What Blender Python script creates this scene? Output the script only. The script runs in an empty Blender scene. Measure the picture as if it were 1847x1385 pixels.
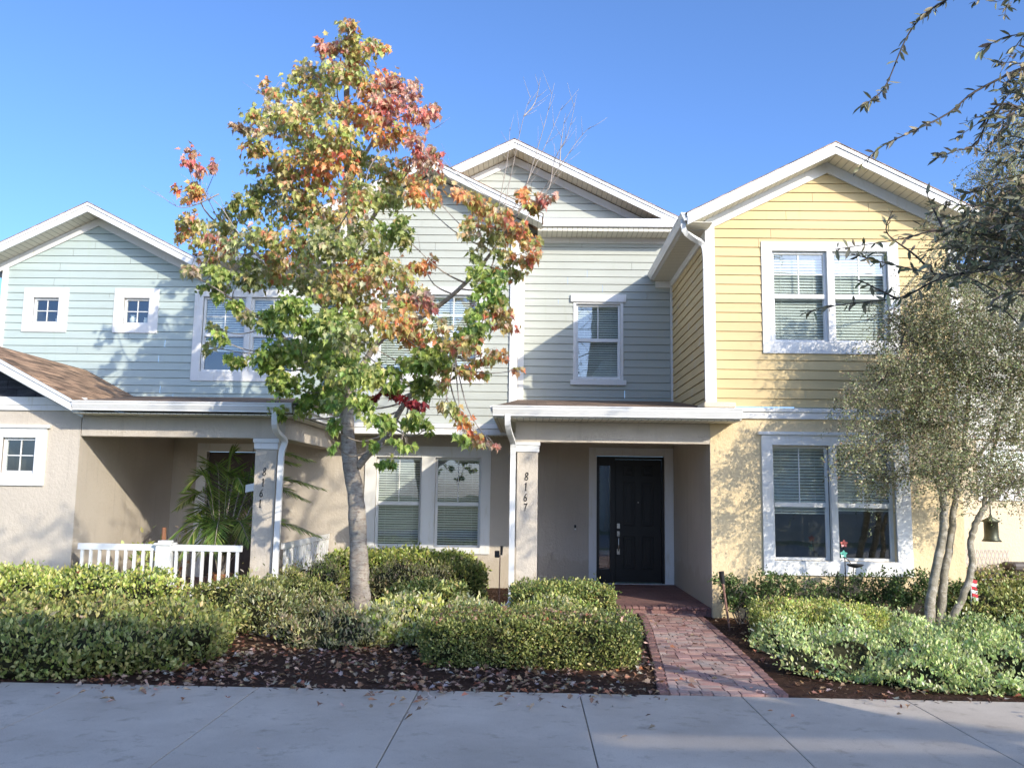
import bpy, math, random
import numpy as np
from math import sin, cos, pi, radians
from mathutils import Vector, Matrix
rnd = random.Random(7)
rng = np.random.default_rng(11)
SC = bpy.context.scene
COL = SC.collection

# ------------------------------------------------------------ camera, sky, sun, exposure
F, PITCH, YAW, ROLL, CZ = 1550.0, 0.1236, -0.0210, 0.01477, 1.75
_f = Vector((sin(YAW)*cos(PITCH), cos(YAW)*cos(PITCH), sin(PITCH)))
_r = Vector((cos(YAW), -sin(YAW), 0)); _u = _r.cross(_f)
CR = cos(ROLL)*_r + sin(ROLL)*_u; CU = -sin(ROLL)*_r + cos(ROLL)*_u; CF = _f
cam = bpy.data.cameras.new('camera'); co = bpy.data.objects.new('camera', cam); COL.objects.link(co)
cam.sensor_width = 36; cam.lens = 36*F/1847; cam.clip_end = 2000; cam.clip_start = 0.05
m = Matrix.Identity(4)
for i in range(3):
    m[i][0] = CR[i]; m[i][1] = CU[i]; m[i][2] = -CF[i]
m[2][3] = CZ
co.matrix_world = m
SC.camera = co

SUN_TO = Vector((0.79, -1.0, 0.54)).normalized()          # towards the sun
EL = math.asin(SUN_TO.z); AZ = math.atan2(SUN_TO.x, SUN_TO.y)
w = bpy.data.worlds.new('World'); SC.world = w; w.use_nodes = True
nt = w.node_tree; bg = nt.nodes['Background']
sky = nt.nodes.new('ShaderNodeTexSky'); sky.sky_type = 'NISHITA'; sky.sun_disc = False
sky.sun_elevation = EL; sky.sun_rotation = AZ; sky.altitude = 0
sky.air_density = 0.66; sky.dust_density = 1.8; sky.ozone_density = 6.5
nt.links.new(sky.outputs[0], bg.inputs[0]); bg.inputs[1].default_value = 0.15
sl = bpy.data.lights.new('sun', 'SUN'); sl.energy = 2.0; sl.angle = radians(0.5); sl.color = (1.0, 0.90, 0.74)
so = bpy.data.objects.new('sun', sl); COL.objects.link(so)
so.rotation_euler = SUN_TO.to_track_quat('Z', 'Y').to_euler(); so.location = (20, -25, 20)
SC.view_settings.view_transform = 'Standard'; SC.view_settings.look = 'None'
SC.view_settings.exposure = 1.3; SC.view_settings.gamma = 1
SC.cycles.max_bounces = 6; SC.cycles.transparent_max_bounces = 12
SC.cycles.diffuse_bounces = 5; SC.cycles.glossy_bounces = 3; SC.cycles.use_denoising = True
SC.cycles.sample_clamp_indirect = 6

def at(u, v, Y):                       # surveyed point: picture position + distance of the plane it stands on
    d = (u-923.5)/F*CR + CF - (v-692.5)/F*CU
    return Vector((0, 0, CZ)) + d*(Y/d.y)

# ------------------------------------------------------------ materials
def nodes(name):
    mt = bpy.data.materials.new(name); mt.use_nodes = True
    t = mt.node_tree; return mt, t, t.nodes['Principled BSDF'], t.links
def N(t, kind, **kw):
    n = t.nodes.new(kind)
    for k, v in kw.items():
        if k in n.inputs: n.inputs[k].default_value = v
        else: setattr(n, k, v)
    return n
def tc(t, kind='Object'):
    return N(t, 'ShaderNodeTexCoord').outputs[kind]
def mixc(t, fac, a, b, mode='MIX'):
    n = t.nodes.new('ShaderNodeMix'); n.data_type = 'RGBA'; n.blend_type = mode
    for s, v in ((0, fac), (6, a), (7, b)):
        if isinstance(v, (int, float)): n.inputs[s].default_value = v
        elif isinstance(v, (tuple, list)): n.inputs[s].default_value = (*v[:3], 1)
        else: t.links.new(v, n.inputs[s])
    return n.outputs[2]
def ramp(t, src, p0, p1, c0=(0, 0, 0), c1=(1, 1, 1)):
    n = t.nodes.new('ShaderNodeValToRGB'); e = n.color_ramp.elements
    e[0].position = p0; e[1].position = p1; e[0].color = (*c0, 1); e[1].color = (*c1, 1)
    t.links.new(src, n.inputs[0]); return n.outputs[0]
def noise(t, vec, scale, detail=4, rough=0.6):
    n = N(t, 'ShaderNodeTexNoise', Scale=scale, Detail=detail, Roughness=rough)
    t.links.new(vec, n.inputs['Vector']); return n.outputs['Fac']
def mapping(t, vec, scale=(1, 1, 1), rot=(0, 0, 0)):
    n = N(t, 'ShaderNodeMapping'); n.inputs['Scale'].default_value = scale; n.inputs['Rotation'].default_value = rot
    t.links.new(vec, n.inputs['Vector']); return n.outputs[0]
def bump(t, b, h, strength, dist=0.01):
    n = N(t, 'ShaderNodeBump', Strength=strength, Distance=dist)
    t.links.new(h, n.inputs['Height']); t.links.new(n.outputs[0], b.inputs['Normal'])

def m_plain(name, c, rough=0.5, var=0.1, scale=3, metal=0, bmp=0, bscale=40, spec=0.5):
    mt, t, b, L = nodes(name); v = tc(t)
    f = noise(t, v, scale, 5)
    L.new(mixc(t, ramp(t, f, .3, .7), [x*(1-var) for x in c], [min(1, x*(1+var)) for x in c]), b.inputs['Base Color'])
    b.inputs['Roughness'].default_value = rough; b.inputs['Metallic'].default_value = metal
    b.inputs['Specular IOR Level'].default_value = spec
    if bmp: bump(t, b, noise(t, v, bscale, 3), bmp)
    return mt
def m_stucco(name, c):
    mt, t, b, L = nodes(name); v = tc(t)
    big = noise(t, v, .9, 4)
    fine = noise(t, mapping(t, v, (1, 1, .75)), 26, 5, .62)
    c1 = mixc(t, ramp(t, big, .3, .7), [x*.92 for x in c], [x*1.06 for x in c])
    streak = noise(t, mapping(t, v, (5, 5, .35)), 1.6, 4)
    c2 = mixc(t, ramp(t, streak, .56, .8), c1, [x*.84 for x in c])
    sz = N(t, 'ShaderNodeSeparateXYZ'); L.new(N(t, 'ShaderNodeNewGeometry').outputs['Position'], sz.inputs[0])
    sm_ = N(t, 'ShaderNodeMath', operation='MULTIPLY_ADD'); L.new(noise(t, mapping(t, v, (1, 1, .3)), 3.5, 5), sm_.inputs[0]); sm_.inputs[1].default_value = -.9; L.new(sz.outputs[2], sm_.inputs[2])
    c2 = mixc(t, ramp(t, sm_.outputs[0], -.5, .05), [x*y for x, y in zip(c, (.90, .88, .84))], c2)
    L.new(c2, b.inputs['Base Color']); b.inputs['Roughness'].default_value = .92
    b.inputs['Specular IOR Level'].default_value = .15
    bump(t, b, ramp(t, fine, .35, .7), .5, .009)
    return mt
def m_siding(name, c):
    mt, t, b, L = nodes(name); v = tc(t)
    grain = noise(t, mapping(t, v, (2.0, 2.0, 40)), 4, 5, .7)
    big = noise(t, v, .7, 3)
    c1 = mixc(t, ramp(t, big, .3, .7), [x*.94 for x in c], [min(1, x*1.05) for x in c])
    c2 = mixc(t, ramp(t, grain, .35, .8), c1, [x*.93 for x in c])
    bd = noise(t, mapping(t, v, (.12, .12, 6.53)), 1.0, 0)
    c2 = mixc(t, ramp(t, bd, .35, .65), c2, mixc(t, .93, (0, 0, 0), c2))
    st = noise(t, mapping(t, v, (3.5, 3.5, .5)), 2.0, 5)
    c3 = mixc(t, ramp(t, st, .6, .85), c2, [x*y for x, y in zip(c, (.86, .88, .8))])
    L.new(c3, b.inputs['Base Color']); b.inputs['Roughness'].default_value = .62
    b.inputs['Specular IOR Level'].default_value = .3
    bump(t, b, grain, .25, .004)
    return mt
def m_trim(name, c=(.74, .74, .72)):
    mt, t, b, L = nodes(name); v = tc(t)
    a = noise(t, mapping(t, v, (6, 6, 1.2)), 2.2, 6, .65)
    L.new(mixc(t, ramp(t, a, .55, .82), c, (c[0]*.82, c[1]*.78, c[2]*.66)), b.inputs['Base Color'])
    b.inputs['Roughness'].default_value = .5; b.inputs['Specular IOR Level'].default_value = .35
    bump(t, b, noise(t, mapping(t, v, (3, 3, 30)), 6, 3), .1, .003)
    return mt
def m_stripe(name, c, axis, pitch=.1):
    mt, t, b, L = nodes(name); v = tc(t)
    s = N(t, 'ShaderNodeSeparateXYZ'); L.new(v, s.inputs[0])
    mm = N(t, 'ShaderNodeMath', operation='MULTIPLY'); L.new(s.outputs[axis], mm.inputs[0]); mm.inputs[1].default_value = 1/pitch
    fr = N(t, 'ShaderNodeMath', operation='FRACT'); L.new(mm.outputs[0], fr.inputs[0])
    g = ramp(t, fr.outputs[0], .06, .16)
    L.new(mixc(t, g, [x*.55 for x in c], c), b.inputs['Base Color']); b.inputs['Roughness'].default_value = .6
    bump(t, b, g, .6, .01)
    return mt
def m_shingle(name, ax, ay, hue=(.25, .165, .105)):
    mt, t, b, L = nodes(name); v = tc(t)
    s = N(t, 'ShaderNodeSeparateXYZ'); L.new(v, s.inputs[0])
    cb = N(t, 'ShaderNodeCombineXYZ'); L.new(s.outputs[ax], cb.inputs[0]); L.new(s.outputs[ay], cb.inputs[1])
    br = N(t, 'ShaderNodeTexBrick', Scale=1.0); L.new(cb.outputs[0], br.inputs['Vector'])
    br.inputs['Brick Width'].default_value = .31; br.inputs['Row Height'].default_value = .14
    br.inputs['Mortar Size'].default_value = .009; br.inputs['Color1'].default_value = (.0, 0, 0, 1); br.inputs['Color2'].default_value = (1, 1, 1, 1)
    br.inputs['Mortar'].default_value = (0, 0, 0, 1)
    c = mixc(t, br.outputs['Color'], [x*.28 for x in hue], [x*2.1 for x in hue])
    gr = noise(t, v, 160, 3); c = mixc(t, ramp(t, gr, .35, .65), c, [x*.8 for x in hue], 'MULTIPLY')
    c = mixc(t, .4, c, mixc(t, ramp(t, noise(t, mapping(t, cb.outputs[0], (1.2, 7, 1)), 1.6, 4), .4, .6), [x*.3 for x in hue], [x*1.8 for x in hue]))
    L.new(c, b.inputs['Base Color']); b.inputs['Roughness'].default_value = .95
    bump(t, b, br.outputs['Fac'], -.8, .012)
    return mt
def m_concrete(name):
    mt, t, b, L = nodes(name); v = tc(t)
    c = mixc(t, ramp(t, noise(t, v, .9, 6, .65), .3, .7), (.44, .38, .31), (.60, .53, .44))
    c = mixc(t, ramp(t, noise(t, v, 5.5, 6, .7), .55, .75), c, (.34, .29, .23))
    c = mixc(t, ramp(t, noise(t, v, 130, 3, .7), .56, .66), c, (.30, .27, .23))
    L.new(c, b.inputs['Base Color']); b.inputs['Roughness'].default_value = .93; b.inputs['Specular IOR Level'].default_value = .2
    bump(t, b, noise(t, mapping(t, v, (2, 90, 2)), 2.5, 3, .7), .35, .004); return mt
def m_leaf(name, trans=.28, rough=.42, spec=.5):
    mt, t, b, L = nodes(name)
    a = N(t, 'ShaderNodeAttribute'); a.attribute_name = 'col'
    L.new(a.outputs['Color'], b.inputs['Base Color']); b.inputs['Roughness'].default_value = rough
    b.inputs['Specular IOR Level'].default_value = spec
    tr = N(t, 'ShaderNodeBsdfTranslucent'); 
    hs = N(t, 'ShaderNodeHueSaturation', Saturation=1.0, Value=1.15); L.new(a.outputs['Color'], hs.inputs['Color']); L.new(hs.outputs[0], tr.inputs['Color'])
    mx = N(t, 'ShaderNodeMixShader'); mx.inputs[0].default_value = trans
    L.new(b.outputs[0], mx.inputs[1]); L.new(tr.outputs[0], mx.inputs[2]); L.new(mx.outputs[0], t.nodes['Material Output'].inputs[0])
    return mt
def m_bark(name, c1, c2, c3, zs=6.0, bmp=1.0):
    mt, t, b, L = nodes(name); v = tc(t)
    n1 = noise(t, mapping(t, v, (5, 5, 14*zs/6)), 1.6, 6, .7)
    n2 = noise(t, v, 3.2, 5, .65)
    n3 = noise(t, mapping(t, v, (14, 14, 40)), 1.2, 4, .7)
    c = mixc(t, ramp(t, n2, .38, .62), c1, c2); c = mixc(t, ramp(t, n1, .48, .66), c, c3)
    c = mixc(t, ramp(t, n3, .58, .72), c, [x*.45 for x in c3])
    L.new(c, b.inputs['Base Color']); b.inputs['Roughness'].default_value = .9; b.inputs['Specular IOR Level'].default_value = .2
    bump(t, b, n1, bmp, .025)
    return mt
def m_glass(name):
    mt, t, b, L = nodes(name)
    tr = N(t, 'ShaderNodeBsdfTransparent'); tr.inputs[0].default_value = (.86, .92, .90, 1)
    gl = N(t, 'ShaderNodeBsdfGlossy'); gl.inputs['Roughness'].default_value = .015; gl.inputs['Color'].default_value = (.95, .98, 1, 1)
    lw = N(t, 'ShaderNodeLayerWeight', Blend=.5); pw = N(t, 'ShaderNodeMath', operation='POWER'); L.new(lw.outputs['Facing'], pw.inputs[0]); pw.inputs[1].default_value = 4
    ad = N(t, 'ShaderNodeMath', operation='ADD'); L.new(pw.outputs[0], ad.inputs[0]); ad.inputs[1].default_value = .17
    nn = noise(t, tc(t), .9, 2); bn = N(t, 'ShaderNodeBump', Strength=.05, Distance=.05); L.new(nn, bn.inputs['Height']); L.new(bn.outputs[0], gl.inputs['Normal'])
    mx = N(t, 'ShaderNodeMixShader'); L.new(ad.outputs[0], mx.inputs[0])
    L.new(tr.outputs[0], mx.inputs[1]); L.new(gl.outputs[0], mx.inputs[2]); L.new(mx.outputs[0], t.nodes['Material Output'].inputs[0])
    return mt
def m_brickpave(name):
    mt, t, b, L = nodes(name); v = mapping(t, tc(t), (1, 1, 1), (0, 0, radians(-1.5)))
    br = N(t, 'ShaderNodeTexBrick', Scale=1.0); L.new(v, br.inputs['Vector'])
    br.inputs['Brick Width'].default_value = .235; br.inputs['Row Height'].default_value = .118
    br.inputs['Mortar Size'].default_value = .006; br.inputs['Mortar Smooth'].default_value = .3
    br.inputs['Color1'].default_value = (.27, .125, .105, 1); br.inputs['Color2'].default_value = (.16, .075, .07, 1)
    br.inputs['Mortar'].default_value = (.04, .03, .025, 1)
    c = mixc(t, ramp(t, noise(t, v, 2.2, 6), .35, .7), br.outputs['Color'], (.30, .17, .145))
    c = mixc(t, ramp(t, noise(t, v, 45, 4), .5, .7), c, (.12, .08, .07))
    L.new(c, b.inputs['Base Color']); b.inputs['Roughness'].default_value = .85
    bump(t, b, br.outputs['Fac'], -.7, .01)
    return mt
def m_ground(name, ca, cb_, cc, s=6, bmp=.8):
    mt, t, b, L = nodes(name); v = tc(t)
    c = mixc(t, ramp(t, noise(t, v, s, 6, .7), .35, .65), ca, cb_)
    c = mixc(t, ramp(t, noise(t, v, s*9, 5, .7), .5, .72), c, cc)
    L.new(c, b.inputs['Base Color']); b.inputs['Roughness'].default_value = .95; b.inputs['Specular IOR Level'].default_value = .15
    bump(t, b, noise(t, v, s*7, 5, .7), bmp, .03)
    return mt

M = dict(
 teal=m_siding('teal_siding', (.45, .53, .505)), sage=m_siding('sage_siding', (.475, .50, .45)), yellow=m_siding('yellow_siding', (.66, .51, .265)),
 grey=m_siding('pale_siding', (.62, .62, .56)),
 trim=m_trim('white_trim'), vinyl=m_plain('white_vinyl', (.74, .75, .74), .35, .03), gutter=m_plain('white_gutter', (.74, .74, .72), .38, .05, 2),
 tan=m_stucco('tan_stucco', (.53, .475, .40)), cream=m_stucco('yellow_stucco', (.72, .58, .36)), cream2=m_stucco('cream_stucco', (.68, .58, .42)),
 soffx=m_stripe('vented_soffit', (.70, .67, .56), 0), soffy=m_stripe('side_soffit', (.70, .67, .56), 1),
 shx=m_shingle('brown_shingles', 1, 0, (.34, .225, .14)), shy=m_shingle('brown_shingles_front', 0, 1, (.22, .15, .10)),
 shake=m_shingle('dark_shake', 0, 2, (.055, .06, .075)),
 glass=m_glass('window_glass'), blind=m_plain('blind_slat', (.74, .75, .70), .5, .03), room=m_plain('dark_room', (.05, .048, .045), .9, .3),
 door=m_plain('black_door_paint', (.008, .0075, .008), .36, .2, 4, spec=.35), brown_door=m_plain('brown_door_paint', (.06, .045, .038), .5, .2),
 steel=m_plain('brushed_steel', (.42, .40, .37), .3, .1, 8, 1), black=m_plain('black_plastic', (.012, .012, .013), .45, .2),
 brass=m_plain('dark_metal', (.03, .028, .025), .5, .2, 8, .6), rust=m_plain('rusty_stake', (.22, .12, .09), .8, .3, 20),
 pave=m_brickpave('brick_paving'), conc=m_concrete('concrete'),
 mulch=m_ground('mulch', (.035, .02, .014), (.085, .045, .03), (.11, .06, .04), 9, 1), soil=m_ground('lawn_soil', (.20, .22, .10), (.26, .26, .13), (.30, .26, .16), 3),
 leaf=m_leaf('leaf', .36), leafw=m_leaf('waxy_leaf', .2, .38, .25), core=m_plain('shade_core', (.035, .035, .018), .95, .4, 20, 0, 1, 60, .1),  # core: near black, standing in for shade deep in the hedges
 maplebark=m_bark('maple_bark', (.34, .29, .23), (.43, .39, .33), (.22, .17, .14)), yaupbark=m_bark('holly_bark', (.24, .21, .15), (.34, .31, .24), (.52, .48, .40), 3, .8),
 twig=m_plain('pale_twig', (.36, .31, .26), .8, .15, 8), dtwig=m_plain('dark_twig', (.07, .055, .045), .8, .2, 8),
 red=m_plain('red_cloth', (.5, .04, .05), .8, .1), pink=m_plain('coral_glass', (.72, .20, .16), .3, .2, 9), mint=m_plain('mint_glass', (.16, .52, .42), .3, .2, 9),
 terra=m_plain('terracotta', (.36, .16, .08), .8, .15), white=m_plain('white_ceramic', (.75, .76, .74), .35, .05), mesh=m_plain('woven_metal', (.42, .37, .33), .5, .1, 9, .2),
 bronze=m_plain('bronze_green', (.07, .075, .05), .45, .3, 9, .5), farwall=m_stucco('far_stucco', (.55, .50, .44)), pebble=m_plain('stone', (.5, .46, .42), .8, .2, 5),
)

# ------------------------------------------------------------ object helpers
def meta(o, label=None, cat=None, group=None, kind=None):
    if label: o['label'] = label
    if cat: o['category'] = cat
    if group: o['group'] = group
    if kind: o['kind'] = kind
    return o
def thing(name, loc, label, cat, group=None):
    o = bpy.data.objects.new(name, None); o.empty_display_size = .1; COL.objects.link(o); o.location = loc
    return meta(o, label, cat, group)
def wloc(o):
    v = Vector((0, 0, 0))
    while o: v += o.location; o = o.parent
    return v
def link(name, me, mat, parent=None, smooth=False):
    o = bpy.data.objects.new(name, me); COL.objects.link(o)
    if mat: me.materials.append(mat)
    if parent: o.parent = parent
    if smooth: me.shade_smooth()
    return o
class MB:
    def __init__(s): s.v = []; s.f = []
    def add(s, vs, fs):
        n = len(s.v); s.v += [tuple(p) for p in vs]; s.f += [tuple(n+i for i in f) for f in fs]; return s
    def quad(s, a, b, c, d): return s.add([a, b, c, d], [(0, 1, 2, 3)])
    def box(s, x0, x1, y0, y1, z0, z1):
        return s.add([(x0, y0, z0), (x1, y0, z0), (x1, y1, z0), (x0, y1, z0), (x0, y0, z1), (x1, y0, z1), (x1, y1, z1), (x0, y1, z1)],
                     [(0, 3, 2, 1), (4, 5, 6, 7), (0, 1, 5, 4), (1, 2, 6, 5), (2, 3, 7, 6), (3, 0, 4, 7)])
    def prism(s, pts, a, b):               # pts: closed outline (list of Vector), swept from offset a to offset b
        a = Vector(a); b = Vector(b); n = len(pts); P = [Vector(p) for p in pts]
        s.add([p+a for p in P]+[p+b for p in P], [tuple(range(n))[::-1], tuple(range(n, 2*n))]+[(i, (i+1) % n, n+(i+1) % n, n+i) for i in range(n)])
        return s
    def tube(s, pts, rad, sides=8, cap=True, squash=1.0):
        P = [Vector(p) for p in pts]; n = len(P)
        R = rad if isinstance(rad, (list, tuple)) else [rad]*n
        base = len(s.v); up = None
        for i, p in enumerate(P):
            t = (P[min(i+1, n-1)]-P[max(i-1, 0)])
            t = t.normalized() if t.length > 1e-9 else Vector((0, 0, 1))
            if up is None:
                up = t.orthogonal().normalized()
            up = (up - t*up.dot(t)); up = up.normalized() if up.length > 1e-6 else t.orthogonal().normalized()
            sd = t.cross(up)
            for k in range(sides):
                a = 2*pi*k/sides
                s.v.append(tuple(p + R[i]*(cos(a)*up + sin(a)*sd*squash)))
        for i in range(n-1):
            for k in range(sides):
                a = base+i*sides+k; b = base+i*sides+(k+1) % sides
                s.f.append((a, b, b+sides, a+sides))
        if cap:
            s.f.append(tuple(base+k for k in range(sides))[::-1]); s.f.append(tuple(base+(n-1)*sides+k for k in range(sides)))
        return s
    def lathe(s, c, prof, sides=14):
        c = Vector(c)
        base = len(s.v)
        for r, z in prof:
            for k in range(sides):
                a = 2*pi*k/sides; s.v.append((c.x+r*cos(a), c.y+r*sin(a), c.z+z))
        for i in range(len(prof)-1):
            for k in range(sides):
                a = base+i*sides+k; b = base+i*sides+(k+1) % sides; s.f.append((a, b, b+sides, a+sides))
        s.f.append(tuple(base+k for k in range(sides))[::-1]); s.f.append(tuple(base+(len(prof)-1)*sides+k for k in range(sides)))
        return s
    def build(s, name, mat, parent=None, smooth=False, bevel=0):
        me = bpy.data.meshes.new(name); off = wloc(parent) if parent else Vector((0, 0, 0))
        me.from_pydata([(x-off.x, y-off.y, z-off.z) for x, y, z in s.v], [], s.f); me.update()
        o = link(name, me, mat, parent, smooth)
        if bevel:
            b = o.modifiers.new('bevel', 'BEVEL'); b.width = bevel; b.segments = 2; b.limit_method = 'ANGLE'
        return o
def B(name, mat, parent, *boxes, **kw):
    mb = MB()
    for b in boxes: mb.box(*b)
    return mb.build(name, mat, parent, **kw)

# leaves: numpy arrays -> one mesh
T_MAPLE = (np.array([(0, 0, 0), (.14, .02, .06), (.29, -.08, .10), (.25, .16, .13), (.46, .32, .19), (.25, .40, .12), (.24, .62, .06), (.10, .58, .04), (0, 1, -.16),
                     (-.10, .58, .04), (-.24, .62, .06), (-.25, .40, .12), (-.46, .32, .19), (-.25, .16, .13), (-.29, -.08, .10), (-.14, .02, .06)]),
           [(0, 1, 2, 3, 4, 5, 6, 7, 8), (0, 8, 9, 10, 11, 12, 13, 14, 15)])
T_OVAL = (np.array([(0, 0, 0), (.20, .25, .05), (.24, .55, .06), (0, 1, .0), (-.24, .55, .06), (-.20, .25, .05)]), [(0, 1, 2, 3), (0, 3, 4, 5)])
T_LONG = (np.array([(0, 0, 0), (.13, .3, .04), (.14, .65, .03), (0, 1, -.06), (-.14, .65, .03), (-.13, .3, .04)]), [(0, 1, 2, 3), (0, 3, 4, 5)])
T_DIA = (np.array([(0, 0, 0), (.3, .5, .06), (0, 1, 0), (-.3, .5, .06)]), [(0, 1, 2), (0, 2, 3)])
T_NEED = (np.array([(-.07, 0, 0), (.07, 0, 0), (0, 1, .1)]), [(0, 1, 2)])
def unit(a): return a/np.maximum(np.linalg.norm(a, axis=1, keepdims=True), 1e-9)
def leaf_mesh(name, mat, parent, P, U, Nn, S, cols, tpl):
    tv, tf = tpl; n = len(P); k = len(tv)
    off = np.array(wloc(parent)) if parent else np.zeros(3)
    U = unit(U); Nn = unit(Nn - (Nn*U).sum(1, keepdims=True)*U); Sd = np.cross(U, Nn)
    V = (P-off)[:, None, :] + S[:, None, None]*(tv[None, :, 0:1]*Sd[:, None]+tv[None, :, 1:2]*U[:, None]+tv[None, :, 2:3]*Nn[:, None])
    me = bpy.data.meshes.new(name); me.vertices.add(n*k); me.vertices.foreach_set('co', V.reshape(-1).astype(np.float32))
    lens = [len(f) for f in tf]; flat = np.concatenate([np.array(f) for f in tf])
    loops = (flat[None, :]+np.arange(n)[:, None]*k).reshape(-1)
    tot = np.tile(lens, n); st = np.concatenate([[0], np.cumsum(tot)[:-1]])
    me.loops.add(len(loops)); me.loops.foreach_set('vertex_index', loops.astype(np.int32))
    me.polygons.add(len(tot)); me.polygons.foreach_set('loop_start', st.astype(np.int32)); me.polygons.foreach_set('loop_total', tot.astype(np.int32))
    me.update(calc_edges=True)
    ca = me.color_attributes.new('col', 'FLOAT_COLOR', 'POINT')
    c4 = np.ones((n, k, 4), np.float32); c4[:, :, :3] = cols[:, None, :]
    ca.data.foreach_set('color', c4.reshape(-1))
    return link(name, me, mat, parent)
def palette(pal, n, jitter=.18):
    cs = np.array([p[:3] for p in pal]); wt = np.array([p[3] for p in pal], float); wt /= wt.sum()
    c = cs[rng.choice(len(cs), n, p=wt)]
    return np.clip(c*(1+rng.normal(0, jitter, (n, 1)))*(1+rng.normal(0, .07, (n, 3))), .004, .9)
def rv(n): return unit(rng.normal(0, 1, (n, 3)))

# ------------------------------------------------------------ the ground
G = -0.12
def ground_sheet(name, x0, x1, y0, y1, z, nx, ny, mat, amp=0, kind='structure'):
    xs = np.linspace(x0, x1, nx+1); ys = np.linspace(y0, y1, ny+1)
    mb = MB(); mb.v = [(x, y, z+(amp*(sin(x*2.1+y*1.3)*.5+sin(x*5.3-y*4.1)*.25+rnd.uniform(-.3, .3)) if amp and 0 < i < nx and 0 < j < ny else 0)) for j, y in enumerate(ys) for i, x in enumerate(xs)]
    mb.f = [(j*(nx+1)+i, j*(nx+1)+i+1, (j+1)*(nx+1)+i+1, (j+1)*(nx+1)+i) for j in range(ny) for i in range(nx)]
    return meta(mb.build(name, mat, smooth=bool(amp)), kind=kind)
ground_sheet('ground', -260, 260, -200, 320, G-.03, 4, 4, M['soil'])
ground_sheet('planting_bed', -12.5, 15, 8.3, 17.0, G, 90, 34, M['mulch'], .02)
meta(B('sidewalk', M['conc'], None, *[(-13+i*1.5, -13+i*1.5+1.492, 5.4, 8.3, G-.1, G+.012) for i in range(20)], bevel=.006), kind='structure')
ground_sheet('road', -60, 60, -6.0, 3.6, G-.02, 2, 2, m_ground('asphalt', (.26, .25, .23), (.31, .30, .28), (.20, .19, .18), 4, .3))
# brick path with a soldier edge, brick porch slab
pth = [(8.3, 1.33, 2.34), (9.4, 1.45, 2.41), (11.0, 1.60, 2.48), (12.0, 1.70, 2.52), (13.1, 1.78, 2.56), (13.62, 1.80, 2.58)]
def edge(y, k):
    for p, q in zip(pth, pth[1:]):
        if p[0] <= y <= q[0]: return p[k]+(q[k]-p[k])*(y-p[0])/(q[0]-p[0])
    return pth[-1][k]
pb = MB(); pc = []; y = 8.3; row = 0
while y < 13.58:
    h = .105 if row % 3 else .155; xl, xr = edge(min(y+h/2, 13.5), 1), edge(min(y+h/2, 13.5), 2); x = xl-(.12 if row % 2 else .02)
    while x < xr-.01:
        wd = rnd.choice((.105, .155, .215, .215)); x0, x1 = max(x, xl), min(x+wd, xr)
        if x1-x0 > .02:
            z = G+.03+rnd.uniform(-.003, .003); tl = rnd.uniform(-.002, .002); n0 = len(pb.v); g = .004
            pb.box(x0+g, x1-g, y+g, min(y+h, 13.61)-g, G-.02, z); b_ = rnd.uniform(.72, 1.25); c = rnd.choice(((.43, .26, .21), (.38, .21, .175), (.48, .31, .26), (.34, .20, .18), (.40, .29, .25))); pc += [tuple(q*b_ for q in c)]*8
        x += wd
    y += h; row += 1
mt, t_, b_n, L_n = nodes('paver'); an = N(t_, 'ShaderNodeAttribute'); an.attribute_name = 'col'
gz = noise(t_, tc(t_), 70, 4, .7); gy = noise(t_, tc(t_), 2.4, 5, .6)
cc_ = mixc(t_, ramp(t_, gz, .35, .7), an.outputs['Color'], mixc(t_, .7, (0, 0, 0), an.outputs['Color'])); cc_ = mixc(t_, ramp(t_, gy, .5, .75), cc_, (.42, .36, .31))
L_n.new(cc_, b_n.inputs['Base Color']); b_n.inputs['Roughness'].default_value = .9; bump(t_, b_n, gz, .3, .004); M['paver'] = mt
po = pb.build('brick_path', mt, None, bevel=.004); meta(po, kind='structure')
pa = po.data.color_attributes.new('col', 'FLOAT_COLOR', 'POINT'); pa.data.foreach_set('color', np.array([(*q, 1) for q in pc], np.float32).reshape(-1))
eb = MB()
for s in (1, 2):
    for (ya, *A), (yb, *C_) in zip(pth, pth[1:]):
        xa, xc = A[s-1], C_[s-1]; dd = .09 if s == 2 else -.09
        n = int((yb-ya)/.215)
        for i in range(n):
            t0, t1 = i/n, (i+1)/n-.03
            for_y0, for_y1 = ya+(yb-ya)*t0, ya+(yb-ya)*t1; x0 = xa+(xc-xa)*t0
            eb.box(min(x0, x0+dd), max(x0, x0+dd), for_y0, for_y1, G-.05, G+.038+rnd.uniform(-.002, .003))
meta(eb.build('path_edging', M['pave'], bevel=.004), kind='structure')

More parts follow.
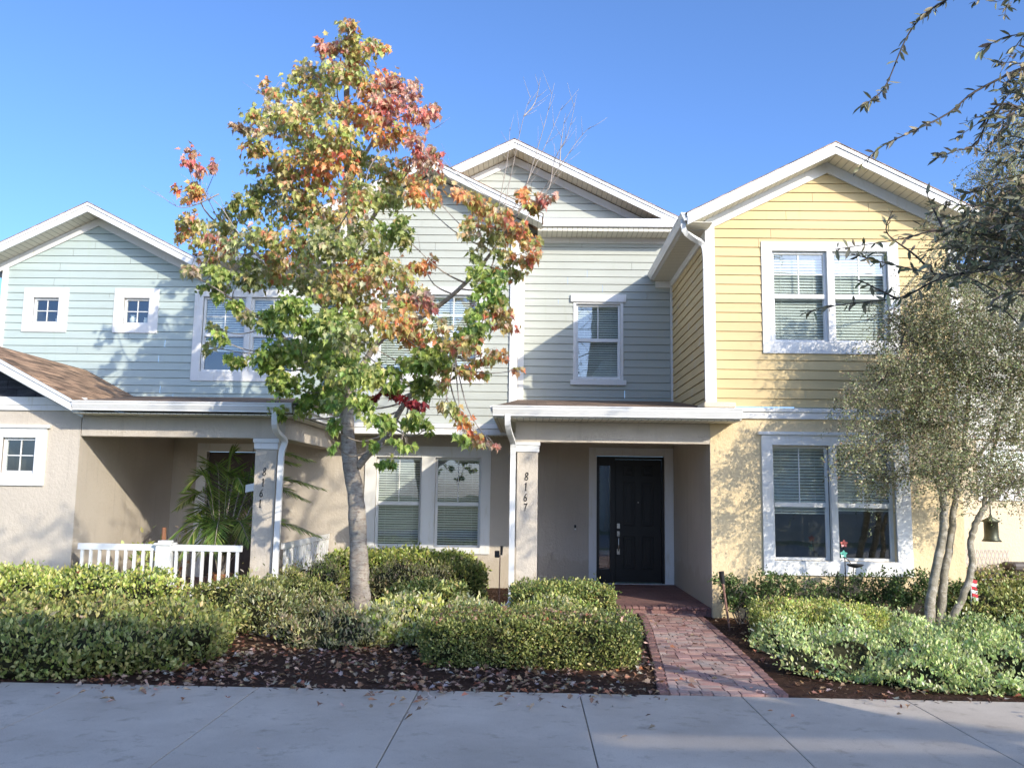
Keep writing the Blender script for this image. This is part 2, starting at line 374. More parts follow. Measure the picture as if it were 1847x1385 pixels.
# ------------------------------------------------------------ building helpers
EXPO = .153
def lap_wall(Y, z0, z1, xr, holes=(), axis='x', base=None, sgn=1, lap=EXPO):
    """lap boards facing -Y (axis x) or facing -X (axis y); xr(z)->(x0,x1)"""
    mb = MB(); breaks = set([z0, z1]); base = z0 if base is None else base
    k = math.floor((z0-base)/lap)
    while base+k*lap < z1:
        if base+k*lap > z0: breaks.add(base+k*lap)
        k += 1
    for h in holes:
        for z in h[2:4]:
            if z0 < z < z1: breaks.add(z)
    bs = sorted(breaks)
    def off(z, lapz): return .020-.015*(z-lapz)/lap         # board leans out towards its lower edge
    def P(x, o, z): return (x, Y-o*1.0, z) if axis == 'x' else (Y-o, x, z)
    for a, b in zip(bs, bs[1:]):
        if b-a < 1e-4: continue
        mid = (a+b)/2; lz = base+math.floor((mid-base)/lap)*lap
        (a0, a1), (b0, b1) = xr(a), xr(b)
        if a1-a0 < .01: continue
        hs = sorted([h for h in holes if h[2] < mid < h[3]])
        segs = []; cur0a, cur0b = a0, b0
        for h in hs:
            segs.append((cur0a, h[0], cur0b, h[0])); cur0a = cur0b = h[1]
        segs.append((cur0a, a1, cur0b, b1))
        r2 = random.Random(int(lz*1000)); ns = []
        for q in segs:
            lo, hi = max(q[0], q[2]), min(q[1], q[3]); j = lo+r2.uniform(.6, 3.6)
            if hi-lo > 1.6 and j < hi-.4: ns += [(q[0], j, q[2], j), (j+.004, q[1], j+.004, q[3])]
            else: ns.append(q)
        segs = ns
        low = abs(a-lz) < 1e-4
        za = a+.009 if low else a
        for xa0, xa1, xb0, xb1 in segs:
            mb.quad(P(xa0, off(a, lz), za), P(xa1, off(a, lz), za), P(xb1, off(b, lz), b), P(xb0, off(b, lz), b))
            if low:   # underside and the shadow gap
                mb.quad(P(xa0, -.012, za), P(xa1, -.012, za), P(xa1, off(a, lz), za), P(xa0, off(a, lz), za))
                mb.quad(P(xa0, -.012, a), P(xa1, -.012, a), P(xa1, -.012, za), P(xa0, -.012, za))
                mb.quad(P(xa0, .005, a), P(xa1, .005, a), P(xa1, -.012, a), P(xa0, -.012, a))
    return mb
def flat_wall(mb, Y, x0, x1, z0, z1, holes=()):
    xs = sorted({x0, x1, *[h[i] for h in holes for i in (0, 1)]}); zs = sorted({z0, z1, *[h[i] for h in holes for i in (2, 3)]})
    for a, b in zip(xs, xs[1:]):
        for c, d in zip(zs, zs[1:]):
            mx, mz = (a+b)/2, (c+d)/2
            if any(h[0] < mx < h[1] and h[2] < mz < h[3] for h in holes): continue
            mb.quad((a, Y, c), (b, Y, c), (b, Y, d), (a, Y, d))
    for h in holes:                               # reveals
        a, b, c, d = h[:4]; D = Y+.12
        mb.quad((a, Y, c), (a, Y, d), (a, D, d), (a, D, c)); mb.quad((b, Y, c), (b, D, c), (b, D, d), (b, Y, d))
        mb.quad((a, Y, d), (b, Y, d), (b, D, d), (a, D, d)); mb.quad((a, Y, c), (a, D, c), (b, D, c), (b, Y, c))
    return mb

def window(house, Y, x0, x1, z0, z1, tl, tr, tb, tt, units=1, mull=.09, rail=None, grid=(2, 2), blind=1.0, gap=.5, proud=.035, label=None, head=None, sill=0, deep=.035, tilt=.85, lean=None):
    """x0..z1 = the opening (sashes); trims tl,tr,tb,tt round it"""
    a, b = Y-proud, Y+.018
    mb = MB(); mb.box(x0-tl, x0, a, b, z0-tb, z1+tt); mb.box(x1, x1+tr, a, b, z0-tb, z1+tt)
    mb.box(x0, x1, a+.002, b, z1, z1+tt); mb.box(x0, x1, a-.002-sill, b, z0-tb, z0)
    if head: mb.box(x0-tl-head[0], x1+tr+head[0], a-.03, b, z1+tt, z1+tt+head[1])
    wd = (x1-x0-mull*(units-1))/units
    for i in range(1, units):
        xm = x0+i*wd+(i-1)*mull; mb.box(xm, xm+mull, a+.006, Y+.06, z0, z1)
    f = mb.build('window', M['trim'], house, bevel=.004)
    if label: f['label'] = label
    d0 = Y+deep
    rail = rail if rail else None
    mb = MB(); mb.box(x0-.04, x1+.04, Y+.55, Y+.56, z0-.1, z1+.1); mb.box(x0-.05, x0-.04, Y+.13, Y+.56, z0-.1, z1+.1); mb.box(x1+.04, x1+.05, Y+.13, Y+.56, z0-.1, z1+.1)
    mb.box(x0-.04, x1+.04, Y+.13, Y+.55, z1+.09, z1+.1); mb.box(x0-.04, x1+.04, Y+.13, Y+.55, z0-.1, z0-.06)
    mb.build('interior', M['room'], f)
    for i in range(units):
        xa = x0+i*(wd+mull); xb = xa+wd; s = .042
        mb = MB()
        mb.box(xa, xa+s, d0, d0+.06, z0, z1); mb.box(xb-s, xb, d0, d0+.06, z0, z1)
        mb.box(xa+s, xb-s, d0, d0+.06, z1-s, z1); mb.box(xa+s, xb-s, d0, d0+.06, z0, z0+s)
        if rail: mb.box(xa+s, xb-s, d0-.008, d0+.05, rail-.035, rail+.035)
        zt0 = rail+.035 if rail else z0+s; gh = z1-s
        for c in range(1, grid[0]):
            xm = xa+s+(wd-2*s)*c/grid[0]; mb.box(xm-.009, xm+.009, d0+.015, d0+.03, zt0, gh)
        for r in range(1, grid[1]):
            zm = zt0+(gh-zt0)*r/grid[1]
            for c in range(grid[0]):
                q0 = xa+s+(wd-2*s)*c/grid[0]+(.009 if c else 0); q1 = xa+s+(wd-2*s)*(c+1)/grid[0]-(.009 if c < grid[0]-1 else 0)
                mb.box(q0, q1, d0+.015, d0+.03, zm-.009, zm+.009)
        if rail:
            mb.box(xa+s, xa+s+.012, d0+.03, d0+.045, z0+s, rail-.035); mb.box(xb-s-.012, xb-s, d0+.03, d0+.045, z0+s, rail-.035)
        mb.build('sash', M['vinyl'], f, bevel=.003)
        mb = MB()
        if rail:
            mb.quad((xa+s, d0+.034, rail+.035), (xb-s, d0+.034, rail+.035), (xb-s, d0+.034, z1-s), (xa+s, d0+.034, z1-s))
            mb.quad((xa+s, d0+.048, z0+s), (xb-s, d0+.048, z0+s), (xb-s, d0+.048, rail-.035), (xa+s, d0+.048, rail-.035))
        else: mb.quad((xa+s, d0+.034, z0+s), (xb-s, d0+.034, z0+s), (xb-s, d0+.034, z1-s), (xa+s, d0+.034, z1-s))
        mb.build('pane', M['glass'], f)
        bl = blind[i] if isinstance(blind, (list, tuple)) else blind
        if bl > 0:
            mb = MB(); zb = z1-(z1-z0)*bl; z = z1-.07; yb = d0+.115
            mb.box(xa+.02, xb-.02, yb-.02, yb+.03, z1-.06, z1-.005)
            while z > zb+.02:
                dy, dz = .023*cos(tilt), .023*sin(tilt)
                e = rnd.uniform(-.0015, .0015)
                mb.prism([(xa+.025, yb-dy, z-dz+e), (xa+.025, yb+dy, z+dz+e), (xa+.025, yb+dy, z+dz+.003+e), (xa+.025, yb-dy, z-dz+.003+e)], (0, 0, 0), (xb-xa-.05, 0, 0))
                z -= .047
            mb.box(xa+.02, xb-.02, yb-.012, yb+.02, zb, zb+.02)
            for q in (.2, .8):
                xm = xa+(xb-xa)*q; mb.box(xm-.002, xm+.002, yb-.026, yb-.024, zb, z1-.05)
            mb.build('blind', M['blind'], f)
    return f

def kgutter(mb, p0, p1, out, h=.13, d=.12):
    """K-style gutter swept from p0 to p1 (top back edge), out = unit vector away from the wall"""
    p0 = Vector(p0); p1 = Vector(p1); o = Vector(out); z = Vector((0, 0, 1))
    prof = [(0, 0), (d, 0), (d, -.02), (d-.012, -.03), (d-.012, -.055), (d-.045, -h+.02), (d-.045, -h), (0, -h)]
    return mb.prism([p0+o*a+z*b for a, b in prof], (0, 0, 0), p1-p0)

def rake(mb, Yf, xc, zp, half, slope, th=.17, dp=.035, side=0):
    """fascia boards of a gable front: outer top at (xc,zp)"""
    for s in (-1, 1):
        if side and s != side: continue
        x1 = xc+s*half; z1 = zp-half*slope
        mb.prism([(xc, 0, zp), (x1, 0, z1), (x1, 0, z1-th), (xc, 0, zp-th)], (0, Yf, 0), (0, Yf+dp, 0))
        # drip board
        mb.prism([(xc, 0, zp+.012), (x1+s*.01, 0, z1+.012), (x1+s*.01, 0, z1-.05), (xc, 0, zp-.05)], (0, Yf-.02, 0), (0, Yf+.0, 0))
    return mb
def gable_roof(house, Yf, Yb, xc, zp, half, slope, wallY, shmat, sides=(-1, 1), name='roof'):
    t = .012
    mb = MB()
    for s in sides:
        x1 = xc+s*(half+.03); z1 = zp-(half+.03)*slope
        mb.prism([(xc, 0, zp+.014), (x1, 0, z1+.014), (x1, 0, z1+.014+t), (xc, 0, zp+.014+t)], (0, Yf-.03, 0), (0, Yb, 0))
    r = mb.build(name, shmat, house)
    mb = MB(); rake(mb, Yf, xc, zp, half, slope); mb.build('fascia', M['gutter'], r, bevel=.004)
    mb = MB()
    for s in (-1, 1):
        x1 = xc+s*half; z1 = zp-half*slope; d = -.15
        mb.prism([(xc, 0, zp+d), (x1, 0, z1+d), (x1, 0, z1+d+.01), (xc, 0, zp+d+.01)], (0, Yf+.036, 0), (0, wallY-.028, 0))
    mb.build('soffit', M['soffx'], r)
    return r
def rake_trim(mb, Y, xc, zp, half, slope, w=.17, pr=.045):
    wz = w*math.sqrt(1+slope*slope)
    for s in (-1, 1):
        x1 = xc+s*half
        mb.prism([(xc, 0, zp), (x1, 0, zp-half*slope), (x1, 0, zp-half*slope-wz), (xc, 0, zp-wz)], (0, Y-pr, 0), (0, Y-.001, 0))
def downpipe(house, pts, w=.07, d=.055):
    mb = MB(); P = [Vector(p) for p in pts]
    # smooth the corners a little
    Q = [P[0]]
    for a, b, c in zip(P, P[1:], P[2:]):
        r = min(.06, (b-a).length*.4, (c-b).length*.4)
        p, q = b+(a-b).normalized()*r, b+(c-b).normalized()*r
        Q += [p, (p+q+b*2)/4, q]
    Q.append(P[-1])
    mb.tube(Q, w*.62, 4, True, d/w)
    # rotate cross-section: keep it square to the wall
    return mb
def pipe_box(mb, P, w=.075, d=.055):
    P = [Vector(p) for p in P]; X = Vector((1, 0, 0)); rings = []
    n = len(P)
    for i, p in enumerate(P):
        t = (P[min(i+1, n-1)]-P[max(i-1, 0)]).normalized()
        sx = X*w/2 if abs(t.x) < .5 else Vector((0, 0, 1)).cross(t).cross(t).normalized()*w/2
        sd = t.cross(Vector((1, 0, 0)))
        if abs(t.x) < .85:
            xx = (X - t*X.dot(t)).normalized()*w/2; yy = t.cross(xx).normalized()*d/2
        else:
            yy = Vector((0, 1, 0))*d/2; xx = t.cross(yy).normalized()*w/2
        rings.append([p+xx+yy, p-xx+yy, p-xx-yy, p+xx-yy])
    b0 = len(mb.v)
    for r in rings: mb.v += [tuple(q) for q in r]
    for i in range(n-1):
        for k in range(4):
            a = b0+i*4+k; b = b0+i*4+(k+1) % 4; mb.f.append((a, b, b+4, a+4))
    mb.f.append((b0+3, b0+2, b0+1, b0)); e = b0+(n-1)*4; mb.f.append((e, e+1, e+2, e+3))
    return mb
def bend(P, r=.07):
    P = [Vector(p) for p in P]; Q = [P[0]]
    for a, b, c in zip(P, P[1:], P[2:]):
        rr = min(r, (b-a).length*.45, (c-b).length*.45); p, q = b+(a-b).normalized()*rr, b+(c-b).normalized()*rr
        Q += [p, p*.25+q*.25+b*.5, q]
    return Q+[P[-1]]
DIG = {'8': [[(.5, .5), (.22, .62), (.2, .82), (.45, 1), (.75, .9), (.72, .68), (.3, .42), (.12, .2), (.3, .02), (.65, .04), (.8, .25), (.6, .44), (.4, .55)]],
       '1': [[(.22, .78), (.5, 1), (.5, .5), (.5, 0)], [(.3, 0), (.7, 0)]],
       '6': [[(.78, .98), (.45, .8), (.2, .4), (.25, .1), (.5, 0), (.78, .15), (.75, .4), (.5, .52), (.25, .38)]],
       '7': [[(.15, .82), (.22, .98), (.5, .9), (.85, 1), (.55, .55), (.42, 0)]]}
def house_number(house, text, spots, Y, h, slant=.06):
    mb = MB()
    for ch, (x, z) in zip(text, spots):
        for st in DIG[ch]:
            pts = [(x+(px-.5)*h*.55+py*h*slant, Y, z+(py-.5)*h) for px, py in st]
            P = [Vector(p) for p in pts]; Q = []
            for i in range(len(P)-1):
                p0, p1, p2, p3 = P[max(i-1, 0)], P[i], P[i+1], P[min(i+2, len(P)-1)]
                for k in range(5):
                    t = k/5; Q.append(.5*((2*p1)+(-p0+p2)*t+(2*p0-5*p1+4*p2-p3)*t*t+(-p0+3*p1-3*p2+p3)*t**3))
            Q.append(P[-1]); n = len(Q)
            R = [h*(.036+.030*abs(sin(pi*i/n))) for i in range(n)]
            mb.tube(Q, R, 6)
    return mb.build('house_number', M['black'], house, smooth=True)

# ============================================================ TEAL HOUSE (8161)
YB, YM, YT, YY = 17.0, 16.3, 16.7, 13.55
teal = thing('townhouse', (-7.2, 17, G), 'pale teal lap-sided townhouse on the left with tan stucco ground floor and number 8161', 'townhouse', 'row of attached townhouses')
sm = [(-9.96, -9.44, 4.93, 5.45), (-8.13, -7.61, 4.93, 5.46)]
big = (-6.53, -4.70, 4.0, 5.5)
TX0, TX1 = -10.60, -3.76
def teal_x(z):
    if z <= 6.02: return (TX0, TX1)
    r = 7.10-z                                     # inside the gable
    return (max(TX0, -8.75-r/.5), -8.75+r/.5)
wl = lap_wall(YT, 3.40, 7.05, teal_x, sm+[big]); wl.build('siding', M['teal'], teal)
mb = MB(); mb.box(TX0-.01, TX0+.09, YT-.05, YT-.001, 3.3, 6.12); mb.box(TX0-.03, TX0-.01, YT-.03, YT+6, -.12, 6.1)
rake_trim(mb, YT, -8.75, 7.10, 1.95, .5, .15)
mb.box(-6.75, TX1, YT-.045, YT-.001, 5.93, 6.08)
mb.build('corner_trim', M['trim'], teal, bevel=.003)
window(teal, YT, *sm[0], .19, .19, .18, .19, grid=(2, 2), blind=0, label='small square four-pane window nearest the left corner', deep=.03)
window(teal, YT, *sm[1], .19, .19, .18, .19, grid=(2, 2), blind=0, label='small square four-pane window nearer the large window', deep=.03)
window(teal, YT, *big, .17, .17, .19, .15, units=2, mull=.10, rail=4.74, grid=(2, 2), blind=(.72, .8), label='large double upstairs window half hidden by the maple')
r = gable_roof(teal, 16.2, 22, -8.75, 7.25, 2.3, .5, YT, M['shx'])
mb = MB(); kgutter(mb, (-6.47, 16.2, 6.2), (-3.72, 16.2, 6.2), (0, -1, 0)); mb.build('gutter', M['gutter'], r, bevel=.004); mb = MB(); kgutter(mb, (-11.05, 16.2, 6.15), (-11.05, 22, 6.15), (-1, 0, 0)); mb.build('gutter', M['gutter'], r, bevel=.004)
mb = MB(); mb.quad((-6.45, 16.2, 6.08), (-3.74, 16.2, 6.08), (-3.74, YT, 6.08), (-6.45, YT, 6.08)); mb.build('eave_soffit', M['soffx'], r)
mb = MB(); mb.prism([(0, 16.15, 6.21), (0, 20.5, 6.5), (0, 20.5, 6.53), (0, 16.15, 6.24)], (-6.6, 0, 0), (-3.76, 0, 0)); mb.build('rear_roof', M['shy'], teal)
# ground floor and porch
mb = MB(); d61 = (-6.39, -5.1, 0.0, 2.44)
flat_wall(mb, YB, -7.07, -3.45, G-.3, 3.6, [d61])
lw = (-8.29, -7.76, 1.91, 2.47)
flat_wall(mb, 13.4, -10.5, -7.07, G-.3, 2.92, [lw])
mb.quad((-7.07, 13.4, G-.3), (-7.07, YB, G-.3), (-7.07, YB, 3.0), (-7.07, 13.4, 3.0))
mb.quad((-10.5, 13.4, G-.3), (-10.5, 22, G-.3), (-10.5, 22, 3.0), (-10.5, 13.4, 3.0))
mb.build('stucco_wall', M['tan'], teal)
window(teal, 13.4, *lw, .16, .17, .19, .15, grid=(2, 2), blind=0, head=(.05, .05), label='small square ground floor window at the left edge', deep=.03)
mb = MB(); mb.box(-10.52, -7.0, 13.36, 13.399, 2.90, 2.98); mb.box(-10.52, -7.0, 13.35, 13.399, 2.983, 3.11); mb.build('frieze_board', M['trim'], teal, bevel=.003)
mb = MB(); mb.prism([(-10.4, 0, 3.11), (-7.15, 0, 3.11), (-8.78, 0, 3.94)], (0, 13.38, 0), (0, 13.42, 0)); mb.build('gable_shakes', M['shake'], teal)
wing = gable_roof(teal, 12.9, 16.69, -8.78, 3.97, 1.80, .52, 13.4, M['shx'], name='wing_roof')
mb = MB(); rake_trim(mb, 13.38, -8.78, 3.86, 1.75, .52, .14, .03); mb.build('rake_trim', M['trim'], wing)
# porch roof (hip) + gutter, beams
def hip_porch(house, xl, xr, ye, yw, ze, zt, xl2, xr2, mat):
    mb = MB(); A, B_, C_, D = (xl, ye, ze), (xr, ye, ze), (xr2, yw, zt), (xl2, yw, zt)
    mb.quad(A, B_, C_, D)
    mb.add([A, D, (xl, yw, ze)], [(0, 1, 2)]); mb.add([B_, (xr, yw, ze), C_], [(0, 1, 2)])
    mb.quad((xl, ye, ze-.02), (xl, yw, ze-.02), (xr, yw, ze-.02), (xr, ye, ze-.02))
    return mb.build('porch_roof', mat, house)
pr = hip_porch(teal, -7.02, -3.55, 12.9, YT-.01, 3.02, 3.49, -7.9, -4.3, M['shy'])
mb = MB(); kgutter(mb, (-6.97, 12.98, 3.02), (-3.60, 12.98, 3.02), (0, -1, 0), .145, .12); mb.build('gutter', M['gutter'], pr, bevel=.004)
mb = MB(); mb.box(-3.60, -3.54, 12.98, YB-.01, 2.86, 3.0); mb.box(-3.545, -3.47, 12.98, YB-.01, 2.93, 3.012); mb.build('fascia', M['gutter'], pr, bevel=.004)
mb = MB(); mb.box(-7.0, -3.60, 12.98, 13.399, 2.835, 2.85); mb.box(-3.825, -3.60, 13.399, YB-.02, 2.835, 2.85); mb.build('soffit', M['soffx'], pr)
mb = MB(); mb.box(-7.06, -3.83, 13.402, 13.70, 2.51, 2.835); mb.box(-4.13, -3.832, 13.70, YB-.002, 2.51, 2.833); mb.build('beam', M['tan'], teal, bevel=.006)
mb = MB(); mb.box(-7.06, -4.13, 13.70, YB, 2.72, 2.74); mb.build('porch_ceiling', M['soffx'], teal)
mb = MB(); mb.box(-4.29, -3.95, 13.42, 13.76, G-.2, 2.34); P1 = mb.build('pillar', M['tan'], teal, bevel=.008)
mb = MB(); mb.box(-4.31, -3.93, 13.40, 13.78, 2.34, 2.44); mb.box(-4.325, -3.915, 13.385, 13.795, 2.443, 2.508); mb.build('capital', M['trim'], P1, bevel=.006)
house_number(teal, '8161', [(-4.13, 1.99), (-4.145, 1.825), (-4.165, 1.66), (-4.175, 1.50)], 13.414, .115)
mb = MB(); pipe_box(mb, bend([(-3.86, 12.92, 2.90), (-3.86, 12.92, 2.70), (-3.87, 13.05, 2.60), (-3.80, 13.36, 2.47), (-3.86, 13.36, 2.3), (-3.87, 13.36, .2), (-3.87, 13.36, .02), (-3.93, 13.1, -.06)]), .085, .06)
mb.build('downpipe', M['gutter'], teal)
mb = MB(); mb.box(-6.58, -6.39, 16.96, 17.02, -.05, 2.60); mb.box(-6.39, -4.9, 16.96, 17.02, 2.44, 2.60); mb.box(-5.1, -4.9, 16.96, 17.02, -.05, 2.44); dr = mb.build('door', M['trim'], teal, bevel=.004)
mb = MB(); mb.box(-6.385, -5.105, 17.09, 17.12, 0, 2.435)
for a, b in ((-6.2, -5.85), (-5.6, -5.3)):
    mb.box(a, b, 17.08, 17.095, 1.3, 2.2); mb.box(a, b, 17.08, 17.095, .25, 1.05)
mb.build('door_leaf', M['brown_door'], dr, bevel=.01)
mb = MB(); mb.box(-7.06, -3.9, 13.5, YB, G-.1, 0.0); mb.build('porch_slab', M['pave'], teal)

# ============================================================ SAGE HOUSE (8167)
sage = thing('townhouse', (-.5, 17, G), 'pale sage green lap-sided townhouse in the middle with black front door and number 8167', 'townhouse', 'row of attached townhouses')
MX0, MX1 = -3.75, -0.27
mw = (-2.95, -1.05, 3.95, 5.50)
def mid_x(z):
    if z <= 6.95: return (MX0, MX1)
    r = 7.83-z; return (-2.01-r/.5, -2.01+r/.5)
lap_wall(YM, 3.0, 7.8, mid_x, [mw], lap=.1535).build('siding', M['sage'], sage)
mb = MB(); mb.box(MX1-.13, MX1+.005, YM-.05, YM-.001, 3.0, 6.98); mb.box(MX0-.005, MX0+.12, YM-.05, YM-.001, 3.0, 6.98)
mb.box(MX1, MX1+.02, YM-.02, YB, 3.0, 6.98); mb.box(MX0-.02, MX0, YM-.02, YB, 2.79, 6.98)
rake_trim(mb, YM, -2.01, 7.88, 1.86, .5, .15)
mb.box(MX0, MX1+.02, YM-.055, YM-.001, 2.79, 2.905); mb.box(MX0, MX1+.02, YM-.075, YM-.001, 2.91, 3.0)
mb.box(MX1+.022, MX1+.14, YB-.05, YB-.001, 3.4, 6.75)
mb.build('corner_trim', M['trim'], sage, bevel=.003)
mb = MB(); mb.quad((MX0, YM, 2.80), (MX1, YM, 2.80), (MX1, YB, 2.80), (MX0, YB, 2.80)); mb.build('overhang_soffit', M['soffx'], sage)
window(sage, YM, *mw, .16, .16, .18, .15, units=2, mull=.12, rail=4.72, grid=(2, 2), blind=.9, label='double upstairs window behind the maple crown')
gable_roof(sage, 15.8, 19, -2.01, 8.06, 2.2, .5, YM, M['shx'], name='front_gable_roof')
rw = (.91, 1.80, 3.99, 5.50)
lap_wall(YB, 3.3, 6.76, lambda z: (MX1+.02, 2.86), [rw], base=3.3).build('recessed_siding', M['sage'], sage)
rg = gable_roof(sage, 16.5, 23, -.37, 8.73, 3.3, .487, YB, M['shx'], name='main_roof')
def rear_x(z): r = 8.52-z; return (-.38-r/.487, -.38+r/.487)
lap_wall(YB, 6.95, 8.5, rear_x, base=3.3).build('gable_siding', M['sage'], sage)
mb = MB(); rake_trim(mb, YB, -.38, 8.56, 3.15, .487, .14)
mb.box(MX1+.02, 2.86, YB-.04, YB-.001, 6.75, 6.87); mb.build('gable_trim', M['trim'], sage)
mb = MB(); kgutter(mb, (.12, 16.52, 7.09), (2.96, 16.52, 7.09), (0, -1, 0), .15, .12); mb.build('gutter', M['gutter'], rg, bevel=.004)
mb = MB(); mb.box(.12, 2.9, 16.52, YB-.03, 6.865, 6.88); mb.box(.12, 2.9, 16.50, 16.52, 6.86, 7.05); mb.build('eave_soffit', M['soffx'], rg)
mb = MB(); mb.prism([(0, 16.48, 7.09), (0, YB, 7.13), (0, YB, 7.16), (0, 16.48, 7.115)], (.1, 0, 0), (2.92, 0, 0)); mb.build('pent_roof', M['shy'], rg)
window(sage, YB, *rw, .055, .055, .03, .03, rail=4.77, grid=(2, 1), blind=1, label='single narrow upstairs window above the front door', proud=.03)
B('window_head', M['trim'], sage, (.80, 1.91, YB-.06, YB-.031, 5.535, 5.69), bevel=.005); B('window_sill', M['trim'], sage, (.80, 1.91, YB-.07, YB-.031, 3.855, 3.955), bevel=.005)
# ground floor
gw = (-3.0, -.96, .64, 2.38)
dd = (1.33, 2.655, .01, 2.46)
mb = MB(); flat_wall(mb, YB, -3.45, 2.85, G-.3, 3.6, [(-3.01, -2.11, .64, 2.38), (-1.84, -.94, .64, 2.38), dd])
mb.build('stucco_wall', M['tan'], sage)
w1 = window(sage, YB, -3.01, -2.11, .64, 2.38, .22, .0, .12, .22, rail=1.475, grid=(2, 1), blind=1, label='left ground floor sash window with closed blinds', deep=.05, tilt=.62)
w2 = window(sage, YB, -1.84, -.94, .64, 2.38, .27, .19, .12, .22, rail=1.475, grid=(2, 1), blind=1, label='right ground floor sash window with closed blinds', deep=.05, tilt=.5)
# porch
pr = hip_porch(sage, -.56, 3.20, 12.95, YM-.02, 3.02, 3.46, -.26, 2.835, M['shy'])
mb = MB(); mb.quad((-.26, YM-.02, 3.46), (2.835, YM-.02, 3.46), (2.835, YB, 3.55), (-.26, YB, 3.55)); mb.build('upper_roof_strip', M['shy'], sage)
mb = MB(); kgutter(mb, (-.56, 13.03, 3.03), (3.20, 13.03, 3.03), (0, -1, 0), .155, .125); kgutter(mb, (-.56, 13.03, 3.03), (-.56, YM-.06, 3.03), (-1, 0, 0), .15, .05)
mb.box(-.56, 3.19, 13.031, 13.06, 2.86, 3.0); mb.build('gutter', M['gutter'], pr, bevel=.004)
mb = MB(); mb.box(-.55, 3.19, 13.06, 13.545, 2.845, 2.86); mb.box(-.55, -.225, 13.55, YM-.06, 2.845, 2.86); mb.build('soffit', M['soffx'], pr)
mb = MB(); mb.box(3.19, 3.205, 13.03, 13.545, 2.86, 3.02); mb.build('end_board', M['gutter'], pr)
mb = MB(); mb.box(-.22, 2.838, 13.555, 13.85, 2.52, 2.845); mb.box(-.22, .08, 13.85, YB-.002, 2.52, 2.843); mb.build('beam', M['tan'], sage, bevel=.006)
mb = MB(); mb.box(.08, 2.838, 13.85, YB, 2.74, 2.76); mb.build('porch_ceiling', M['soffx'], sage)
mb = MB(); mb.box(-.19, .14, 13.56, 13.89, G-.2, 2.36); P2 = mb.build('pillar', M['tan'], sage, bevel=.008)
mb = MB(); mb.box(-.21, .16, 13.54, 13.91, 2.36, 2.46); mb.box(-.225, .175, 13.525, 13.925, 2.463, 2.518); mb.build('capital', M['trim'], P2, bevel=.006)
house_number(sage, '8167', [(-.035, 1.98), (-.045, 1.82), (-.05, 1.655), (-.05, 1.50)], 13.552, .115)
mb = MB(); pipe_box(mb, bend([(-.33, 12.97, 2.90), (-.33, 12.97, 2.74), (-.30, 13.12, 2.62), (-.25, 13.46, 2.50), (-.25, 13.5, 2.3), (-.25, 13.5, .2), (-.25, 13.5, .04), (-.36, 13.1, -.045)]), .085, .06)
mb.build('downpipe', M['gutter'], sage)
# the front door
mb = MB(); mb.box(1.18, 1.33, YB-.04, YB+.02, -.06, 2.62); mb.box(2.655, 2.83, YB-.04, YB+.02, -.06, 2.62); mb.box(1.33, 2.655, YB-.038, YB+.02, 2.46, 2.62); mb.box(1.33, 2.655, YB-.07, YB+.1, -.10, .01)
dr = mb.build('door', M['trim'], sage, bevel=.004); dr['label'] = 'black panelled front door with narrow glazed sidelight in a wide white surround'
y0 = YB+.055
mb = MB(); mb.box(1.335, 1.39, y0-.02, y0+.08, .01, 2.455); mb.box(1.60, 1.70, y0-.02, y0+.08, .01, 2.455); mb.box(2.61, 2.65, y0-.02, y0+.08, .01, 2.455); mb.box(1.39, 1.60, y0-.018, y0+.08, 2.27, 2.455); mb.box(1.39, 1.60, y0-.018, y0+.08, .01, .27); mb.box(1.70, 2.61, y0-.018, y0+.08, 2.40, 2.455)
mb.build('door_frame', M['door'], dr, bevel=.004)
mb = MB(); mb.box(1.702, 2.608, y0+.03, y0+.07, .02, 2.398); rx = ((1.86, 2.09), (2.22, 2.45))
def raised(x0, x1, z0, z1):
    y = y0+.03
    for k, (e, yy) in enumerate(((0, .014), (.035, .006), (.06, .016))):
        if k == 0:
            mb.box(x0, x1, y-yy, y, z0, z0+.02); mb.box(x0, x1, y-yy, y, z1-.02, z1); mb.box(x0, x0+.02, y-yy, y, z0+.02, z1-.02); mb.box(x1-.02, x1, y-yy, y, z0+.02, z1-.02)
        elif k == 2: mb.box(x0+e, x1-e, y-yy, y, z0+e, z1-e)
for a, b in rx: raised(a, b, 1.10, 1.95); raised(a, b, .28, .90); raised(a, b, 2.08, 2.28)
mb.build('door_leaf', M['door'], dr, bevel=.006)
mb = MB(); mb.quad((1.39, y0+.03, .27), (1.60, y0+.03, .27), (1.60, y0+.03, 2.27), (1.39, y0+.03, 2.27)); mb.build('sidelight_pane', M['glass'], dr)
mb = MB(); mb.box(1.39, 1.60, y0+.3, y0+.31, .2, 2.3); mb.box(1.34, 1.39, y0+.081, y0+.31, .2, 2.3); mb.box(1.60, 1.65, y0+.081, y0+.31, .2, 2.3); mb.build('interior', M['room'], dr)
mb = MB(); hx = 1.765; mb.box(hx-.03, hx+.03, y0-.005, y0+.03, 1.05, 1.15)
mb.box(hx-.027, hx+.027, y0+.0, y0+.03, .90, 1.0); mb.tube([(hx, y0+.02, .89), (hx, y0-.045, .86), (hx, y0-.055, .74), (hx, y0-.045, .66), (hx, y0+.02, .62)], .013, 8); mb.box(hx-.03, hx+.03, y0+.01, y0+.03, .55, .66)
mb.tube([(hx-.025, y0-.02, .93), (hx+.025, y0-.02, .93)], .008, 6); mb.build('door_handle', M['steel'], dr, bevel=.004)
mb = MB(); mb.lathe((0, 0, 0), [(.001, 0), (.012, .0), (.012, .004), (.001, .004)], 10); mb.v = [(2.155+x, y0+.027-z, 1.56+y) for x, y, z in mb.v]; mb.build('peephole', M['steel'], dr)
